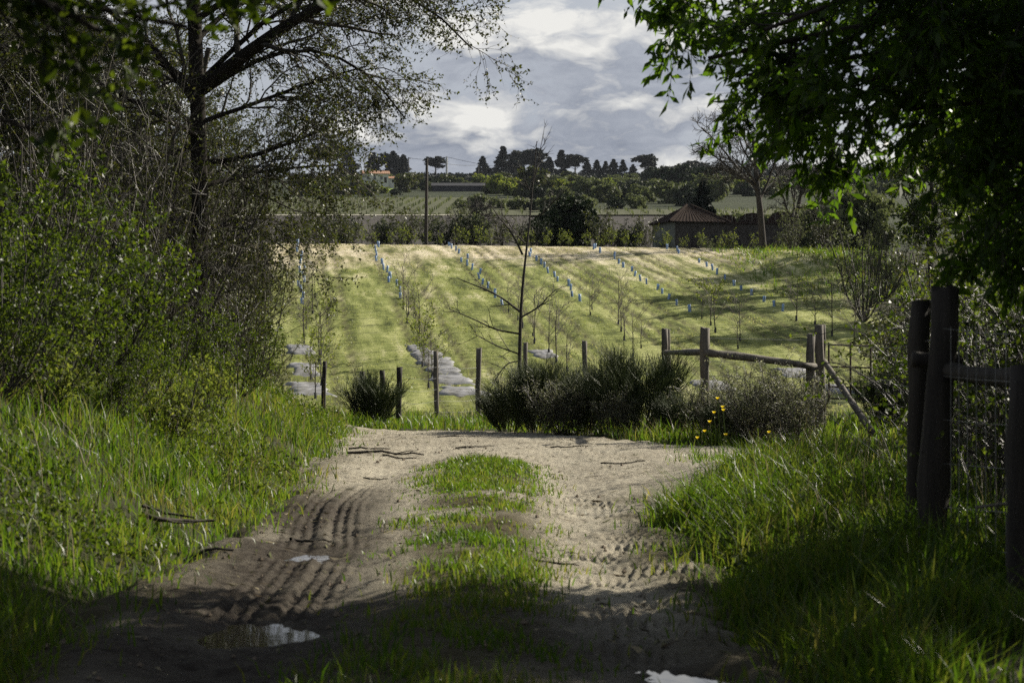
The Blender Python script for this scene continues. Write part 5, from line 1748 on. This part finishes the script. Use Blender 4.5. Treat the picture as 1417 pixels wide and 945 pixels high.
for i, a in enumerate([(535, 628, .9, .1, .018, 'longest dark fallen stick lying across the far end of the track'), (512, 622, .5, -.2, .012, 'short fallen stick beside the longest one'),
                       (556, 632, .45, .0, .012, 'thin stick right of the longest fallen stick'), (635, 605, .6, .2, .010, 'thin stick at the far middle of the track'),
                       (660, 620, .5, -.1, .010, 'thin stick lying near the far edge of the grass strip'), (250, 745, .45, .7, .018, 'dark forked stick at the foot of the left bank'),
                       (280, 760, .5, -.5, .014, 'dark stick pointing into the left rut'), (235, 733, .35, .2, .012, 'small stick in the edge of the left bank'),
                       (640, 660, .4, .3, .009, 'small twig left of the grass strip'), (790, 618, .5, .05, .010, 'thin twig at the far right of the track'),
                       (860, 640, .45, -.15, .010, 'thin twig near the right verge'), (430, 738, .3, .1, .012, 'short stick lying on the ribbed tyre mark'),
                       (520, 655, .3, .1, .008, 'small pale twig left of the track centre'), (775, 775, .22, .2, .008, 'short dark twig in the right rut')]):
    stick(*a, seed=900 + i)
x, y = 2.55, 9.9
P = np.array([(-.25, .0, .30), (0, .02, .33), (.3, -.02, .31)])
b_ = P3(x, y)
tag(link('dead_branch', mesh('dead_branch', *tubes(P, np.array([.008, .01, .007]), 5), M_bark_pale), None, b_), 'pale dead branch caught in the brambles beside the near post', 'branch')

# crumbs of earth thrown up along the ruts and edges
rc_ = np.random.default_rng(930)
n = 1500
x = -2.0 + 3.2 * rc_.random(n); y = 7 + 20 * rc_.random(n) ** 1.3
k = (road(x, y) > .6) & (rc_.random(n) < .25 + .75 * np.exp(-((np.abs(x + 1.2) - .42) / .15) ** 2))
x, y = x[k], y[k]
s = .005 + .016 * rc_.random(len(x)) ** 4
oct_ = np.array([(1, 0, 0), (0, 1, 0), (-1, 0, 0), (0, -1, 0), (0, 0, 1), (0, 0, -.6)], float)
Vc = np.stack([x, y, track_z(x, y) + s * .3], 1)[:, None] + oct_[None] * (s[:, None] * (.6 + .7 * rc_.random((len(x), 6))))[..., None]
Fo = np.array([(0, 1, 4), (1, 2, 4), (2, 3, 4), (3, 0, 4), (1, 0, 5), (2, 1, 5), (3, 2, 5), (0, 3, 5)])
link('dirt_crumbs', mesh('dirt_crumbs', Vc.reshape(-1, 3), (np.arange(len(x))[:, None, None] * 6 + Fo[None]).reshape(-1, 3), plain_mat('earth_clod', (.16, .125, .09), .95, .4, 8)), kind='stuff')

# bits of straw, bark and dead leaf lying on the track
n = 5200
x = -2.3 + 3.8 * rc_.random(n); y = 7 + 23 * rc_.random(n)
k = (road(x, y) > .3) & (rc_.random(n) < .25 + .75 * ss(.45, .7, vnoise(x * 1.3, y * .8, 43)))
x, y = x[k], y[k]
a = rc_.random(len(x)) * 6.283; L_ = .012 + .06 * rc_.random(len(x)) ** 3; w_ = .003 + .007 * rc_.random(len(x))
dx, dy = np.cos(a), np.sin(a)
qx = np.stack([x - dx * L_, x + dy * w_, x + dx * L_, x - dy * w_], 1); qy = np.stack([y - dy * L_, y - dx * w_, y + dy * L_, y + dx * w_], 1)
qz = track_z(qx.ravel(), qy.ravel()).reshape(qx.shape) + .006 + .008 * rc_.random(qx.shape)
link('track_litter', mesh('track_litter', np.stack([qx, qy, qz], -1).reshape(-1, 3), np.arange(len(x) * 4).reshape(-1, 4),
     leaf_mat('litter', [(.05, .035, .02), (.09, .07, .04), (.06, .07, .02), (.30, .25, .16)], (1, 1, 1), .1, .8, .1)), kind='stuff')

# yellow flowers on the verge
FLW = [(982, 617), (988, 611), (993, 609), (1001, 613), (1000, 606), (975, 621), (1004, 622), (1064, 622), (965, 624)]
rf_ = np.random.default_rng(940)
NM = ['tallest', 'second tallest', 'slender', 'upright', 'drooping', 'low', 'small', 'lone', 'outermost']
for i, (px, py) in enumerate(FLW):
    dd = 21.6 + .5 * rf_.random()
    x = wx(px, dd); y = dd
    b_ = P3(x, y); hgt = .20 + .022 * (625 - py) * (.7 + .6 * rf_.random())
    lab = {7: 'lone yellow wildflower well right of the yellow clump', 8: 'yellow wildflower at the left end of the yellow clump', 0: 'yellow wildflower low in the middle of the clump', 5: 'yellow wildflower second from the left in the clump'}.get(i, '%s yellow wildflower in the clump on the right verge' % NM[i])
    t = thing('wildflower', lab, 'flower', b_, 0, 'yellow wildflowers on the right verge')
    V, F = tubes(np.array([(0, 0, -.02), (.02, 0, hgt * .5), (0, .01, hgt)]), np.array([.004, .004, .003]), 4)
    link('stem', mesh('stem', V, F, M_leaf_shrub), t)
    np_ = 10
    V = []
    for k in range(np_):
        a = k * 6.283 / np_
        c_, s_ = math.cos(a), math.sin(a)
        V += [(0, 0, hgt), (.014 * c_ - .008 * s_, .014 * s_ + .008 * c_, hgt + .014), (.024 * c_, .024 * s_, hgt + .03), (.014 * c_ + .008 * s_, .014 * s_ - .008 * c_, hgt + .014)]
    link('flower_head', mesh('flower_head', np.array(V), np.arange(np_ * 4).reshape(-1, 4), M_yellow), t)

# ----------------------------------------------------------------- the air over the valley
m, nt, out = new_mat('valley_haze')
pv = nd(nt, 'ShaderNodeVolumePrincipled', Color=(.34, .37, .42, 1))
pv.inputs['Density'].default_value = .000075
pv.inputs['Anisotropy'].default_value = .1
lnk(nt, pv.outputs[0], out.inputs['Volume'])
V, F = box(-760, 760, -140, 1330, -3, 108)
link('haze', mesh('haze', V, F, m), kind='stuff')
